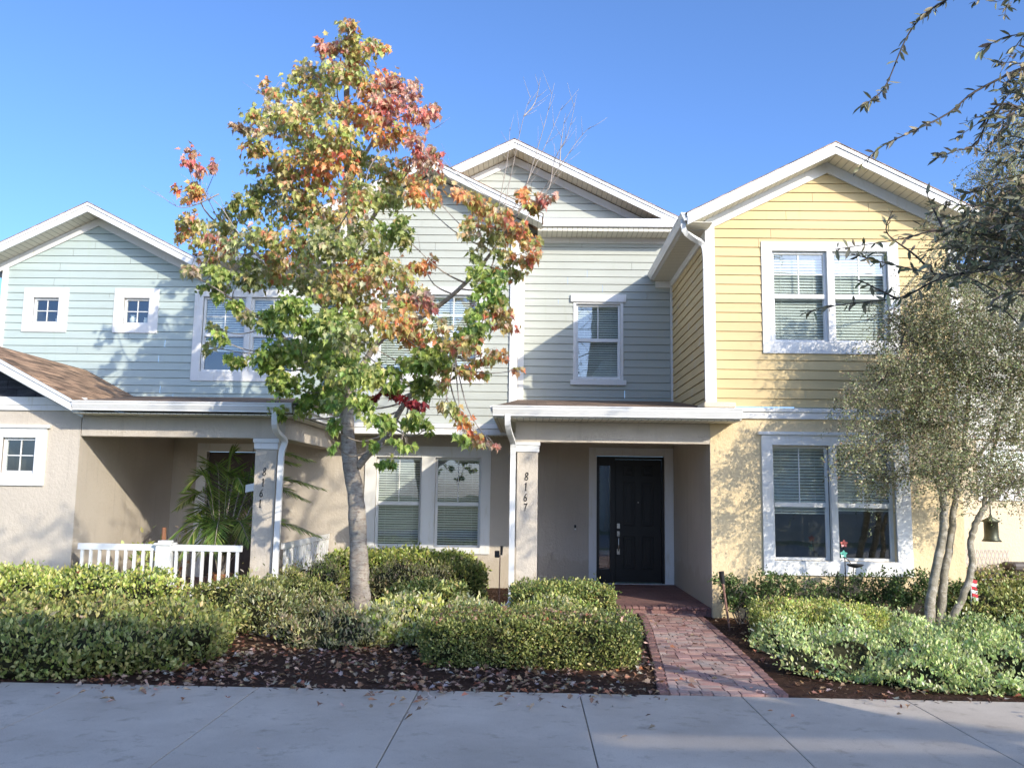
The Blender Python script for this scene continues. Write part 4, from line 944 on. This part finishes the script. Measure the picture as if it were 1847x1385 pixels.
# ---- street trees behind the camera side (their broken shade falls on the fronts)
# ---- hedges and shrubs
def hedge(name, label, x0, x1, y0, y1, z1, pal, n, size, tpl, cat='hedge', rough=.05, round_=.5, skew=0, group=None, mat='leaf', up=.5, loose=.03, z0=G, zf=None, corestep=.14, depth=.12, litter=0, stems=0):
    cx, cy = (x0+x1)/2, (y0+y1)/2
    root = thing(name, (cx, cy, z0), label, cat, group)
    hx, hy, hz = (x1-x0)/2, (y1-y0)/2, (z1-z0)
    e = 2+4*(1-round_)
    def surf(th, q):               # th round the plan, q 0 (foot) .. 1 (centre of the top)
        c, s = np.cos(th), np.sin(th)
        rr = (np.abs(c)**e+np.abs(s)**e)**(-1/e)
        # vertical profile: wall up to q=.5 then roof
        wall = np.clip(q/.5, 0, 1); top = np.clip((q-.5)/.5, 0, 1)
        k = .12*round_+.05
        rad = np.where(q < .5, 1-.10*round_*(1-wall)**2, 1-top)
        z = np.where(q < .5, wall*(1-k), (1-k)+k*np.sin(np.clip(top*2.2, 0, 1)*pi/2))
        nx = np.sin(th*7+x0*5)*.5+np.sin(th*13+q*9+y0)*.35+np.sin(th*23+q*21)*.25
        rad = rad*(1+rough*nx*.6)
        X = cx+hx*rr*c*rad; Y = cy+hy*rr*s*rad
        bumpz = rough*(np.sin(X*6.1+Y*3.7)+np.sin(X*2.3-Y*5.9+1)+.6*np.sin(X*13+Y*11))*.45
        zz = z*(hz+bumpz*np.where(q > .3, 1, .3))
        if zf is not None: zz = zz*(1+(zf-1)*(1-(Y-y0)/(y1-y0+1e-6)))
        return np.stack([X+skew*(Y-cy), Y, z0+zz], -1)
    # core
    nt_, nq = max(20, int((hx+hy)*4/corestep)), 12
    th = np.linspace(0, 2*pi, nt_, endpoint=False); qs = np.linspace(0, 1, nq)
    TH, QS = np.meshgrid(th, qs); V = surf(TH, QS); ctr = np.array([cx, cy, z0])
    V = ctr+(V-ctr)*(1-np.array([.05/hx+.04, .05/hy+.04, .05/max(hz, .2)+.06]))
    mb = MB(); mb.v = [tuple(p) for p in V.reshape(-1, 3)+rng.normal(0, .008, (nt_*nq, 3))]
    for j in range(nq-1):
        for i in range(nt_): a = j*nt_+i; b = j*nt_+(i+1) % nt_; mb.f.append((a, b, b+nt_, a+nt_))
    mb.build('stems', M['core'], root)  # closed dark hull, its colour stands in for shade between the leaves
    # leaves
    aw, at_ = 2*(hx+hy)*2*hz, 4*hx*hy
    q = np.where(rng.random(n) < aw/(aw+at_), rng.random(n)*.5, .5+.5*(1-np.sqrt(rng.random(n))))
    t = rng.random(n)*2*pi
    cc = np.random.default_rng(3).random(n)
    # even out along long sides
    tt = np.linspace(0, 2*pi, 721); rr = (np.abs(np.cos(tt))**e+np.abs(np.sin(tt))**e)**(-1/e); Xc, Yc = hx*rr*np.cos(tt), hy*rr*np.sin(tt)
    cl = np.concatenate([[0], np.cumsum(np.hypot(np.diff(Xc), np.diff(Yc)))]); t = np.interp(rng.random(n)*cl[-1], cl, tt)
    P = surf(t, q); d = rng.exponential(depth*.35, n)*np.where(rng.random(n) < .85, 1, -loose/depth*2)
    nrm = unit(surf(t, q)-np.array([cx, cy, z0+hz*.35])*1.0)
    wallm = (q < .5)[:, None]; nn = np.where(wall_ := wallm, unit(np.stack([np.cos(t)/hx, np.sin(t)/hy, .25*np.ones(n)], -1)), unit(np.stack([np.cos(t)*.15, np.sin(t)*.15, np.ones(n)], -1)))
    hol = np.sin(P[:, 0]*9.3+np.sin(P[:, 2]*11+P[:, 1]*3)*1.7)*np.sin(P[:, 1]*8.1+P[:, 2]*12.7+P[:, 0]*2.2)
    d = d+np.where(hol > .62, .05+.04*rng.random(n), 0)-np.where(hol < -.7, .025, 0)
    shoot = rng.random(n) < .035; d = np.where(shoot, -rng.uniform(.02, .075, n), d)
    P = P-nn*d[:, None]; P[:, 2] = np.maximum(P[:, 2], z0+.01)
    kp = ~((hol > .62) & (rng.random(n) < .5)); P, nn, n = P[kp], nn[kp], int(kp.sum())
    U = unit(nn*.6+rng.normal(0, .6, (n, 3))+np.array([0, 0, up])); Nn = unit(nn*.6+rng.normal(0, .55, (n, 3))+np.array([.25, -.35, .35]))
    # patchy tone: groups of shoots share a hue
    col = palette(pal, n, .16)
    pt = np.sin(P[:, 0]*7+np.sin(P[:, 1]*5)*2)*np.sin(P[:, 1]*8+P[:, 2]*9); col *= (1+.16*pt)[:, None]
    leaf_mesh('foliage', M[mat], root, P, U, Nn, np.clip(rng.lognormal(-.05, .28, n), .45, 1.7)*size, col, tpl)
    if litter:
        k = litter; t = rng.random(k)*2*pi; q = .55+.4*rng.random(k); P = surf(t, q)+np.array([0, 0, .012])
        leaf_mesh('fallen_leaves', M['leaf'], root, P, rv(k)*np.array([1, 1, .3]), np.array([0, 0, 1.])+rng.normal(0, .35, (k, 3)), rng.uniform(.05, .085, k), palette(LIT, k, .2), T_MAPLE)
    return root
LIT = [(.46, .30, .19, 4), (.58, .43, .31, 3), (.33, .19, .12, 3), (.56, .24, .13, 2), (.22, .13, .09, 2)]
G_bright = [(.50, .55, .12, 4), (.31, .39, .08, 4), (.72, .70, .27, 3), (.09, .14, .04, 2)]
G_dark = [(.19, .23, .055, 4), (.30, .32, .085, 4), (.10, .125, .035, 3), (.54, .52, .19, 3)]
G_olive = [(.26, .27, .08, 4), (.38, .36, .13, 3), (.12, .14, .055, 3), (.42, .38, .22, 1)]
G_var = [(.72, .68, .34, 4), (.80, .76, .48, 2), (.42, .44, .17, 3), (.24, .28, .09, 2)]
G_sparse = [(.36, .35, .17, 3), (.42, .33, .21, 3), (.24, .22, .11, 3), (.52, .36, .22, 1)]
G_jun = [(.50, .60, .22, 4), (.62, .70, .31, 3), (.28, .36, .14, 3), (.75, .75, .50, 1)]
hedge('ground_cover_shrub', 'broad lit green hedge along the left wall and under the picket rail', -10.2, -4.95, 11.25, 13.0, .50, G_bright, 19000, .054, T_OVAL, rough=.08, litter=30)
hedge('ground_cover_shrub', 'large dusky green hedge filling the lower left corner, dotted with fallen leaves', -9.5, -3.35, 8.35, 11.0, .32, G_dark+[(.34, .34, .12, 3)], 36000, .052, T_OVAL, rough=.11, litter=260)
hedge('boxwood_hedge', 'low dark clipped hedge running in front of the picket rail to the maple trunk', -4.72, -2.75, 12.15, 12.75, .42, G_dark, 9000, .04, T_OVAL, rough=.05)
hedge('boxwood_hedge', 'long clipped hedge in front by the path with a lit leaf-strewn top', -1.15, 1.22, 9.35, 10.45, .37, G_dark+[(.22, .27, .09, 2)], 36000, .031, T_OVAL, rough=.025, round_=.22, litter=420)
hedge('boxwood_hedge', 'glossy clipped hedge at the foot of the pillar numbered 8167', -.22, 1.22, 12.2, 13.0, .42, G_dark+[(.22, .30, .10, 3)], 12000, .038, T_OVAL, rough=.04, round_=.35, mat='leafw')
hedge('boxwood_hedge', 'square-cut bright hedge under the middle ground floor windows', -3.55, -1.0, 15.2, 16.2, .62, G_bright, 15000, .05, T_OVAL, rough=.04, round_=.25)
hedge('shrub', 'rounded dark glossy bush at the right end of the hedge under the middle windows', -1.62, -.72, 14.6, 15.4, .52, G_dark, 6000, .055, T_OVAL, cat='bush', rough=.08, round_=.9, mat='leafw')
hedge('shrub', 'low glossy green bush between the maple and the downpipe', -2.15, -.95, 13.1, 13.9, .30, G_dark+[(.20, .28, .09, 3)], 6500, .05, T_OVAL, cat='bush', rough=.09, round_=.6, mat='leafw')
hedge('shrub', 'loose tan and olive twiggy bush right of the maple trunk', -2.55, -1.25, 13.5, 14.5, .50, G_sparse+G_olive, 7500, .042, T_LONG, cat='bush', rough=.14, round_=.8, loose=.09, depth=.3)
hedge('shrub', 'loose reddish olive bush left of the maple trunk against the tan wall', -3.95, -2.95, 13.6, 14.5, .52, G_sparse+G_bright, 6500, .045, T_LONG, cat='bush', rough=.16, round_=.9, loose=.1, depth=.3)
hedge('shrub', 'pale variegated mound left of the maple, nearest the dusky hedge', -3.85, -2.95, 11.1, 11.95, .37, G_var+G_olive+G_olive, 5200, .055, T_LONG, cat='bush', rough=.16, round_=1, loose=.08, depth=.25)
hedge('shrub', 'thin olive shrub with bare soil showing in front of the maple foot', -3.1, -1.5, 10.2, 11.9, .10, G_olive+G_var[:1]+G_sparse, 6200, .055, T_LONG, cat='bush', rough=.22, round_=.9, loose=.1, depth=.2)
hedge('shrub', 'bright yellow-green variegated bush right of the maple', -2.0, -1.05, 10.5, 11.95, .24, G_var+G_bright[:1], 8500, .055, T_OVAL, cat='bush', rough=.16, round_=.9, loose=.06)
hedge('shrub', 'bright yellow variegated bush behind the left end of the clipped front hedge', -1.15, -.28, 11.5, 12.2, .21, G_var, 5200, .05, T_OVAL, cat='bush', rough=.10, round_=.8, loose=.05)
hedge('shrub', 'small pale variegated bush at the foot of the white downpipe', -.12, .9, 11.4, 12.0, .24, G_var+G_bright, 4600, .05, T_OVAL, cat='bush', rough=.10, round_=.8, loose=.05)
hedge('boxwood_hedge', 'rounded sunlit green hedge right of the brick path', 3.0, 4.62, 11.0, 12.25, .29, G_bright+[(.62, .60, .22, 3)], 17000, .034, T_OVAL, rough=.06, round_=.6, litter=60)
hedge('juniper', 'feathery pale green ground cover across the lower right corner', 2.95, 7.6, 8.6, 11.4, .07, G_jun, 52000, .042, T_OVAL, cat='ground cover', rough=.26, round_=.5, up=.6, loose=.05)
hedge('shrub', 'dark green bush mass at the right edge beyond the holly stems', 6.15, 8.9, 12.3, 13.9, .34, G_dark, 12000, .05, T_OVAL, cat='bush', rough=.14, round_=.7, loose=.07, litter=10)
hedge('shrub', 'brownish clipped hedge behind the dark bush mass at the right edge', 6.3, 9.6, 14.2, 15.2, .52, G_sparse+G_dark, 9000, .05, T_OVAL, cat='hedge', rough=.05, round_=.3)

def leggy(label, pts, pal, name='shrub'):
    """open shrubs with bare stems showing below a leafy top; pts = stem feet (x, y), spread and height"""
    x, y, sp, h, n = pts
    root = thing(name, (x, y, G), label, 'bush', 'open leggy shrubs under the lower yellow window')
    st = MB(); P_, U_, N_ = [], [], []
    for k in range(9):
        e = Vector((x+rnd.uniform(-sp, sp), y+rnd.uniform(-.25, .2), G+h*rnd.uniform(.75, 1))); b = Vector((x+rnd.uniform(-.08, .08), y+rnd.uniform(-.06, .06), G-.02))
        m1 = b.lerp(e, .35)+Vector((rnd.uniform(-.08, .08), rnd.uniform(-.05, .05), .02)); m2 = b.lerp(e, .7)+Vector((rnd.uniform(-.06, .06), rnd.uniform(-.05, .05), 0))
        Q = bez([b, m1, m2, e], 5); st.tube(Q, taper(len(Q), .011, .004), 5)
        for j in range(6):
            i = rnd.randrange(6, len(Q)); f = Q[i]+Vector((rnd.uniform(-.16, .16), rnd.uniform(-.13, .13), rnd.uniform(-.02, .16))); st.tube([Q[i], f], [.004, .002], 4)
            for q in range(n//54):
                t = rnd.uniform(.3, 1.15); p = Q[i].lerp(f, t); P_.append((p.x+rnd.gauss(0, .035), p.y+rnd.gauss(0, .035), p.z+rnd.gauss(0, .03)))
    st.build('stems', M['dtwig'], root, smooth=True)
    k = len(P_); leaf_mesh('foliage', M['leafw'], root, np.array(P_), rv(k)+np.array([0, -.2, .3]), rv(k)+np.array([.1, -.4, .8]), rng.uniform(.032, .058, k), palette(pal, k, .2), T_OVAL)
G_leg = [(.08, .13, .04, 4), (.13, .19, .06, 4), (.05, .08, .03, 2), (.22, .27, .10, 1)]
leggy('open dark shrub nearest the brick path under the yellow wall corner', (3.15, 12.95, .42, .66, 2600), G_leg)
leggy('open shrub below the left trim of the lower yellow window', (3.75, 13.1, .35, .62, 1500), G_leg)
leggy('thin see-through shrub below the left panes of the lower yellow window', (4.3, 13.15, .32, .60, 900), G_leg)
leggy('leggy shrub with bare stems below the right panes of the lower yellow window', (4.95, 13.1, .40, .66, 1900), G_leg)
leggy('leggy leafy shrub directly left of the holly stems', (5.55, 13.05, .42, .68, 3000), G_leg)
leggy('leggy shrub half hidden behind the holly stems', (6.2, 13.0, .38, .64, 2200), G_leg)

# ---- fallen leaves on soil and path
n = 13000; X = rng.uniform(-4.2, 7.5, n); Y = np.where(rng.random(n) < .05, 8.33-rng.exponential(.28, n), rng.uniform(8.35, 13.2, n)); cl = np.sin(X*3.1+np.sin(Y*2.3)*2)*np.sin(Y*3.7+X)
keep = (rng.random(n) < .62+.38*cl) & ~((X > 1.35) & (X < 2.6) & (rng.random(n) < .93)) & ((X < 2.3) | (rng.random(n) < .22)); X, Y = X[keep], Y[keep]; n = len(X)
meta(leaf_mesh('leaf_litter', M['leaf'], None, np.stack([X, Y, G+.015+.03*rng.random(n)+.02*(((X > 1.3) & (X < 2.6)) | (Y < 8.3))], -1), rv(n)*np.array([1, 1, .25]), np.array([0, 0, 1.])+rng.normal(0, .3, (n, 3)), rng.uniform(.04, .085, n), palette(LIT+[(.50, .45, .40, 1)], n, .2), T_MAPLE), kind='stuff')
n = 16000; X = rng.uniform(-5, 9, n); Y = np.where(rng.random(n) < .03, 8.32-rng.exponential(.07, n), rng.uniform(8.35, 16.9, n)); keep = ~((X > 1.3) & (X < 2.62) & (Y < 13.8)) & ~((X > 0) & (X < 2.9) & (Y > 13.4)) & ~((X < -3.8) & (Y > 13.3)) & ~((X > 2.7) & (X < 6.8) & (Y > 13.4)); X, Y = X[keep], Y[keep]; n = len(X)
meta(leaf_mesh('mulch_chips', M['leaf'], None, np.stack([X, Y, G+.008+.025*rng.random(n)+.012*(Y < 8.32)], -1), rv(n)*np.array([1, 1, .3]), np.array([0, 0, 1.])+rng.normal(0, .45, (n, 3)), rng.uniform(.03, .07, n), palette([(.09, .045, .03, 3), (.05, .028, .02, 3), (.16, .09, .06, 2)], n, .2), T_LONG), kind='stuff')

# ============================================================ PORCH RAIL, PLANTS AND SMALL THINGS
def baluster_row(root, x0, x1, y, z0, z1, n, w=.042, lean=0):
    b = MB().box(-w/2, w/2, -w/2, w/2, 0, z1-z0); base = None
    for i in range(n):
        x = x0+(x1-x0)*(i+.5)/n
        if base is None: base = b.build('baluster', M['vinyl'], None, bevel=.003); o = base
        else: o = base.copy(); COL.objects.link(o)
        o.parent = root; o.location = Vector((x, y, z0))-root.location
ry = 13.12
rail = thing('porch_railing', (-5.5, ry, G), 'white picket railing across the front of the left porch with a capped middle post', 'railing')
B('top_rail', M['vinyl'], rail, (-6.82, -5.60, ry-.03, ry+.03, .775, .87), (-5.38, -4.32, ry-.03, ry+.03, .775, .87), bevel=.005)
B('bottom_rail', M['vinyl'], rail, (-6.82, -5.60, ry-.025, ry+.025, -.02, .04), (-5.38, -4.32, ry-.025, ry+.025, -.02, .04), bevel=.005)
ps = B('post', M['vinyl'], rail, (-5.60, -5.38, ry-.1, ry+.1, G, .86), bevel=.006); B('post_cap', M['vinyl'], ps, (-5.625, -5.355, ry-.125, ry+.125, .86, .895), (-5.58, -5.40, ry-.08, ry+.08, .895, .93), bevel=.01)
baluster_row(rail, -6.82, -5.62, ry, .04, .775, 9); baluster_row(rail, -5.38, -4.32, ry, .04, .775, 8)
srl = thing('porch_railing', (-3.86, 15.3, G), 'white picket railing along the side of the left porch behind the downpipe', 'railing')
B('top_rail', M['vinyl'], srl, (-3.93, -3.87, 13.8, 16.95, .775, .87), bevel=.005); B('bottom_rail', M['vinyl'], srl, (-3.925, -3.875, 13.8, 16.95, -.02, .04), bevel=.005)
b = MB().box(-.021, .021, -.021, .021, 0, .735).build('baluster', M['vinyl'], None)
for i in range(20):
    o = b if i == 0 else b.copy()
    if i: COL.objects.link(o)
    o.parent = srl; o.location = Vector((-3.9, 13.95+i*.155, .04))-srl.location

def palm(x, y, z, label, fr):
    root = thing('potted_palm', (x, y, z), label, 'palm')
    MB().lathe((x, y, z), [(.14, 0), (.19, .3), (.21, .32), (.2, .34), (.17, .3)], 16).build('pot', M['terra'], root, smooth=True)
    for (tx, ty, tz, hgt) in fr:
        tip = Vector((tx, ty, tz)); base = Vector((x+rnd.uniform(-.05, .05), y+rnd.uniform(-.05, .05), z+.3))
        mid = base.lerp(tip, .5); mid.z = max(base.z, tip.z)+hgt; mid = mid.lerp(base, .12)
        Q = bez([base, mid, tip], 16); k = len(Q); P_, U_, N_, S_ = [], [], [], []
        ps_ = MB().tube(Q, taper(k, .012, .003), 5)
        for i in range(6, k-1):
            for s in (-1, 1):
                for h in (0, .5):
                    p = Q[i].lerp(Q[i+1], h); t = (Q[i+1]-Q[i]).normalized(); side = t.cross(Vector((0, 0, 1))).normalized()*s
                    f = (i-6)/(k-7); d = side*(.9-.4*f)+t*(.35+.6*f)+Vector((0, 0, .12-.45*f+rnd.uniform(-.12, .12)))
                    P_.append(tuple(p)); U_.append(tuple(d)); N_.append((t.x*.1, t.y*.1-.15, 1)); S_.append((.16+.23*sin(pi*min(1, f+.12)))*rnd.uniform(.85, 1.1))
        fo = ps_.build('frond', M['twig'], root, smooth=True)
        n = len(P_); TL = (np.array([(0, 0, 0), (.028, .25, .004), (.022, .7, 0), (0, 1, -.04), (-.022, .7, 0), (-.028, .25, .004)]), [(0, 1, 2, 3), (0, 3, 4, 5)])
        leaf_mesh('leaflets', M['leaf'], fo, np.array(P_), np.array(U_), np.array(N_), np.array(S_), palette([(.17, .29, .06, 3), (.25, .38, .08, 3), (.40, .46, .13, 3), (.10, .17, .04, 2)], n, .12), TL)
def T(u, v, y): p = at(u, v, y); return (p.x, p.y, p.z)
palm(-5.05, 14.3, 0, 'large potted palm spreading its fronds round the pillar numbered 8161',
     [(*T(535, 835, 14.6), .15), (*T(582, 880, 14.3), .25), (*T(575, 965, 14.2), .3), (*T(552, 900, 14.0), .3), (*T(335, 880, 14.2), .35), (*T(300, 975, 14.0), .45), (*T(345, 935, 14.6), .3), (*T(385, 1000, 13.4), .6),
      (*T(560, 828, 14.2), .2), (*T(320, 1010, 13.7), .7), (*T(420, 820, 14.3), .02), (*T(470, 870, 14.0), .2), (*T(320, 915, 14.6), .4), (*T(415, 850, 14.5), .05), (*T(380, 845, 14.6), .15), (*T(440, 880, 13.9), .3), (*T(500, 1000, 14.2), .5), (*T(450, 980, 13.8), .45), (*T(360, 1000, 13.8), .55), (*T(410, 900, 14.8), .2)])
def potplant(x, y, z, label, h, n, pal, size, tpl, stake=False):
    root = thing('potted_plant', (x, y, z), label, 'potted plant'); MB().lathe((x, y, z), [(.09, 0), (.13, .22), (.14, .24), (.11, .22)], 14).build('pot', M['terra'], root, smooth=True)
    P_ = np.array([x, y, z+.22+h/2])+rng.normal(0, 1, (n, 3))*np.array([.14, .12, h*.32]); leaf_mesh('foliage', M['leaf'], root, P_, rv(n)+np.array([0, 0, .6]), rv(n)+np.array([0, -.3, .7]), rng.uniform(.6, 1.2, n)*size, palette(pal, n), tpl)
    s = MB()
    for k in range(7): s.tube([(x, y, z+.2), (x+rnd.uniform(-.15, .15), y+rnd.uniform(-.1, .1), z+.2+h*rnd.uniform(.6, 1))], [.006, .003], 5)
    s.build('stems', M['dtwig'], root)
    return root
potplant(-6.15, 14.1, 0, 'leafy pot plant showing just above the left half of the porch rail', .62, 160, G_bright, .13, T_OVAL)
potplant(-5.75, 14.2, 0, 'small bronze-leaved pot plant beside the capped rail post', .62, 120, G_sparse+[(.3, .14, .07, 3)], .12, T_LONG)
dw_ = thing('driftwood_stake', (-5.9, 14.0, 0), 'rusty brown upright stake standing among the porch pots', 'stake'); MB().tube([(-5.9, 14, 0), (-5.89, 14, .6), (-5.9, 14.01, 1.08)], [.045, .04, .035], 7).build('stake', M['terra'], dw_)
hb = thing('hanging_planter', (-4.75, 13.75, 1.6), 'white curved hanging planter trough behind the pillar numbered 8161', 'planter')  # white curved band at the pillar, taken for a hanging planter
mb = MB()
for i in range(9):
    a0, a1 = -.5+i*.11, -.5+(i+1)*.11
    for sgn in (0,):
        p0, p1 = (-4.38+.36*sin(a0), 13.95-.36*cos(a0)+.2), (-4.38+.36*sin(a1), 13.95-.36*cos(a1)+.2); zz0, zz1 = 1.66+.008*i, 1.66+.008*(i+1)
        mb.add([(p0[0], p0[1], zz0), (p1[0], p1[1], zz1), (p1[0], p1[1], zz1+.12), (p0[0], p0[1], zz0+.12), (p0[0], p0[1]+.02, zz0), (p1[0], p1[1]+.02, zz1), (p1[0], p1[1]+.02, zz1+.12), (p0[0], p0[1]+.02, zz0+.12)], [(0, 1, 2, 3), (4, 7, 6, 5), (0, 4, 5, 1), (3, 2, 6, 7)])
mb.build('trough', M['vinyl'], hb); mb = MB(); mb.tube([(-4.52, 13.85, 1.80), (-4.42, 13.85, 2.72)], .004, 5); mb.tube([(-4.26, 13.85, 1.82), (-4.36, 13.85, 2.72)], .004, 5); mb.build('cord', M['dtwig'], hb)

# path light: leaning stake with a black cap right of the path
pl_ = thing('path_light', T(1315, 1132, 12.5), 'leaning rusty garden light stake with a black head beside the yellow wall corner', 'garden light')
a, b_ = at(1316, 1132, 12.5), at(1304, 1052, 12.5); a.z = G-.03; c_ = b_+(b_-a).normalized()*.17
MB().tube([a, b_], .016, 8).build('stake', M['rust'], pl_); MB().tube([b_, b_.lerp(c_, .8), c_], [.028, .036, .04], 12).build('head', M['black'], pl_)
mb = MB(); s0 = at(900, 1072, 14.6); s0.z = G-.02; s1 = at(902, 1003, 14.6); pv = thing('sprinkler_controller', s0, 'small black irrigation valve box on a thin stake before the tan wall', 'tap timer')
MB().tube([s0, s1+Vector((0, 0, .02))], .009, 6).build('stake', M['rust'], pv); B('valve_box', M['black'], pv, (s1.x-.09, s1.x-.01, s1.y-.03, s1.y+.03, s1.z-.02, s1.z+.09), bevel=.01); MB().tube([s1+Vector((.02, 0, .02)), s1+Vector((.025, 0, .17))], [.02, .024], 8).build('nozzle', M['black'], pv)
pe = thing('stone_block', T(905, 1082, 14.0), 'small pale stone at the outlet of the middle downpipe', 'stone'); B('stone', M['pebble'], pe, (pe.location.x-.02, pe.location.x+.14, 13.9, 14.05, G, G+.09), bevel=.02)
wb = thing('white_tray', (-4.05, 12.05, G), 'low white tray in the gap between the clipped hedge and the pale mound', 'tray'); MB().lathe((-4.05, 12.05, G), [(.12, 0), (.2, .1), (.21, .12), (.17, .1)], 18).build('tray', M['vinyl'], wb, smooth=True)

# flower ornament with dish, under the lower yellow window
fo_ = thing('garden_ornament', (4.68, 13.0, G), 'metal garden stake with coral and mint glass flowers and a dark dish', 'garden ornament')
mb = MB(); mb.tube([(4.68, 13, G-.05), (4.68, 13, .8), (4.66, 13, 1.02)], .007, 6); mb.tube([(4.80, 13, G-.05), (4.80, 13, .72)], .006, 6); mb.tube([(4.56, 13, G-.05), (4.57, 13, .65)], .005, 6)
for k in range(4):
    r_ = .05+.045*k; mb.tube([(4.72+r_*cos(t)*1.1, 12.99, .58+r_*sin(t)*.9-.05) for t in [pi+pi*i/14 for i in range(15)]], .004, 4)
mb.tube([(4.68, 13, .85), (4.74, 13, .80), (4.76, 13, .76)], .006, 5); mb.build('stake', M['brass'], fo_, smooth=True)
MB().lathe((4.82, 12.98, .70), [(.02, 0), (.09, .02), (.125, .05), (.12, .052), (.02, .025)], 20).build('dish', M['black'], fo_, smooth=True)
def flower(x, y, z, s, mat):
    mb = MB()
    for k in range(5):
        a = 2*pi*k/5+.3; c = Vector((x, y, z)); o = Vector((cos(a), -.25, sin(a))); p = Vector((-sin(a), 0, cos(a)))
        mb.add([c, c+o*s*.6+p*s*.4, c+o*s*1.1, c+o*s*.6-p*s*.4, c+Vector((0, .02, 0))], [(0, 1, 2, 3), (4, 3, 2, 1)])
    mb.lathe((x, y-.02, z-.012), [(.004, 0), (.016, .012), (.004, .024)], 8); mb.build('flower', mat, fo_)
flower(4.66, 12.97, 1.05, .055, M['pink']); flower(4.65, 12.97, .90, .055, M['mint']); flower(4.63, 12.97, .81, .03, M['white'])

# right edge: lantern, chair, railing and small flag on the far porch
la = thing('hanging_lantern', (9.05, 16.0, 1.3), 'dark bell-shaped lantern hanging before the cream wall at the right edge', 'lantern')
lc = at(1788, 960, 16.0); MB().lathe((lc.x, lc.y, lc.z-.16), [(.17, 0), (.13, .05), (.12, .1), (.12, .34), (.17, .36), (.03, .44), (.012, .5)], 14).build('shade', M['bronze'], la, smooth=True); MB().tube([(lc.x, lc.y, lc.z+.3), (lc.x, lc.y, lc.z+.75)], .012, 6).build('chain', M['black'], la)
ch = thing('garden_chair', (8.0, 14.9, 0), 'woven-back patio bench with a dark cushion at the right edge', 'bench')
c0, c1 = at(1742, 1020, 15.0), at(1818, 992, 15.0)
mb = MB(); nx = 22
for i in range(nx+1):
    x = c0.x+(c1.x-c0.x)*i/nx; mb.tube([(x+.012*sin(z*30+i*pi), 15.0, z) for z in [c0.z-.08+(c1.z+.08-c0.z)*j/10 for j in range(11)]], .009, 4)
for j in range(7): z = c0.z-.08+(c1.z-c0.z+.08)*j/6; mb.tube([(c0.x, 15.0, z), (c1.x, 15.0, z)], .008, 4)
mb.build('backrest', M['mesh'], ch); B('seat', M['black'], ch, (c0.x, c0.x+1.9, 14.5, 14.98, c0.z-.16, c0.z-.06), bevel=.03); B('cushion', M['brown_door'], ch, (c0.x+.55, c0.x+1.9, 14.55, 14.95, c0.z-.06, c0.z+.09), bevel=.05)
B('frame', M['vinyl'], ch, (c0.x-.02, c0.x+1.95, 14.46, 14.495, c0.z-.21, c0.z-.16)); 
for x in (c0.x+.02, c0.x+1.8): B('leg', M['black'], ch, (x, x+.05, 14.5, 14.55, G, c0.z-.16))
fg = thing('garden_flag', T(1752, 1110, 12.9), 'small red white and blue flag on a stick behind the holly stems', 'flag')
f0, f1 = at(1752, 1120, 12.9), at(1751, 1040, 12.9); MB().tube([(f0.x, 12.9, G), (f1.x, 12.9, f1.z)], .006, 5).build('pole', M['white'], fg)
w_, zt = .09, f1.z-.03
for k in range(6): 
    z = zt-.05*k
    mb = MB(); mb.prism([(f1.x+.005, 0, z), (f1.x+w_, 0, z-.02), (f1.x+w_*.9, 0, z-.068), (f1.x+.005, 0, z-.048)], (0, 12.895+.01*sin(k), 0), (0, 12.898+.01*sin(k), 0)); mb.build('stripe', M['red'] if k % 2 == 0 else M['white'], fg)

# ornaments inside the two small upstairs windows
for x, z, s, lb in ((-9.55, 4.98, .8, 'small white figurine on the sill of the small window nearest the corner'), (-8.03, 4.98, 1.0, 'white jug on the left of the sill of the second small window'), (-7.76, 4.98, .7, 'small white pot on the right of the sill of the second small window')):
    v = thing('vase', (x, YT+.2, z), lb, 'vase'); MB().lathe((x, YT+.2, z), [(.035*s, 0), (.06*s, .05*s), (.06*s, .10*s), (.035*s, .14*s), (.05*s, .17*s), (.045*s, .17*s), (.03*s, .14*s)], 14).build('body', M['white'], v, smooth=True); MB().tube([(x+.055*s, YT+.2, z+.05*s), (x+.09*s, YT+.2, z+.09*s), (x+.045*s, YT+.2, z+.13*s)], .008*s, 5).build('handle', M['white'], v)
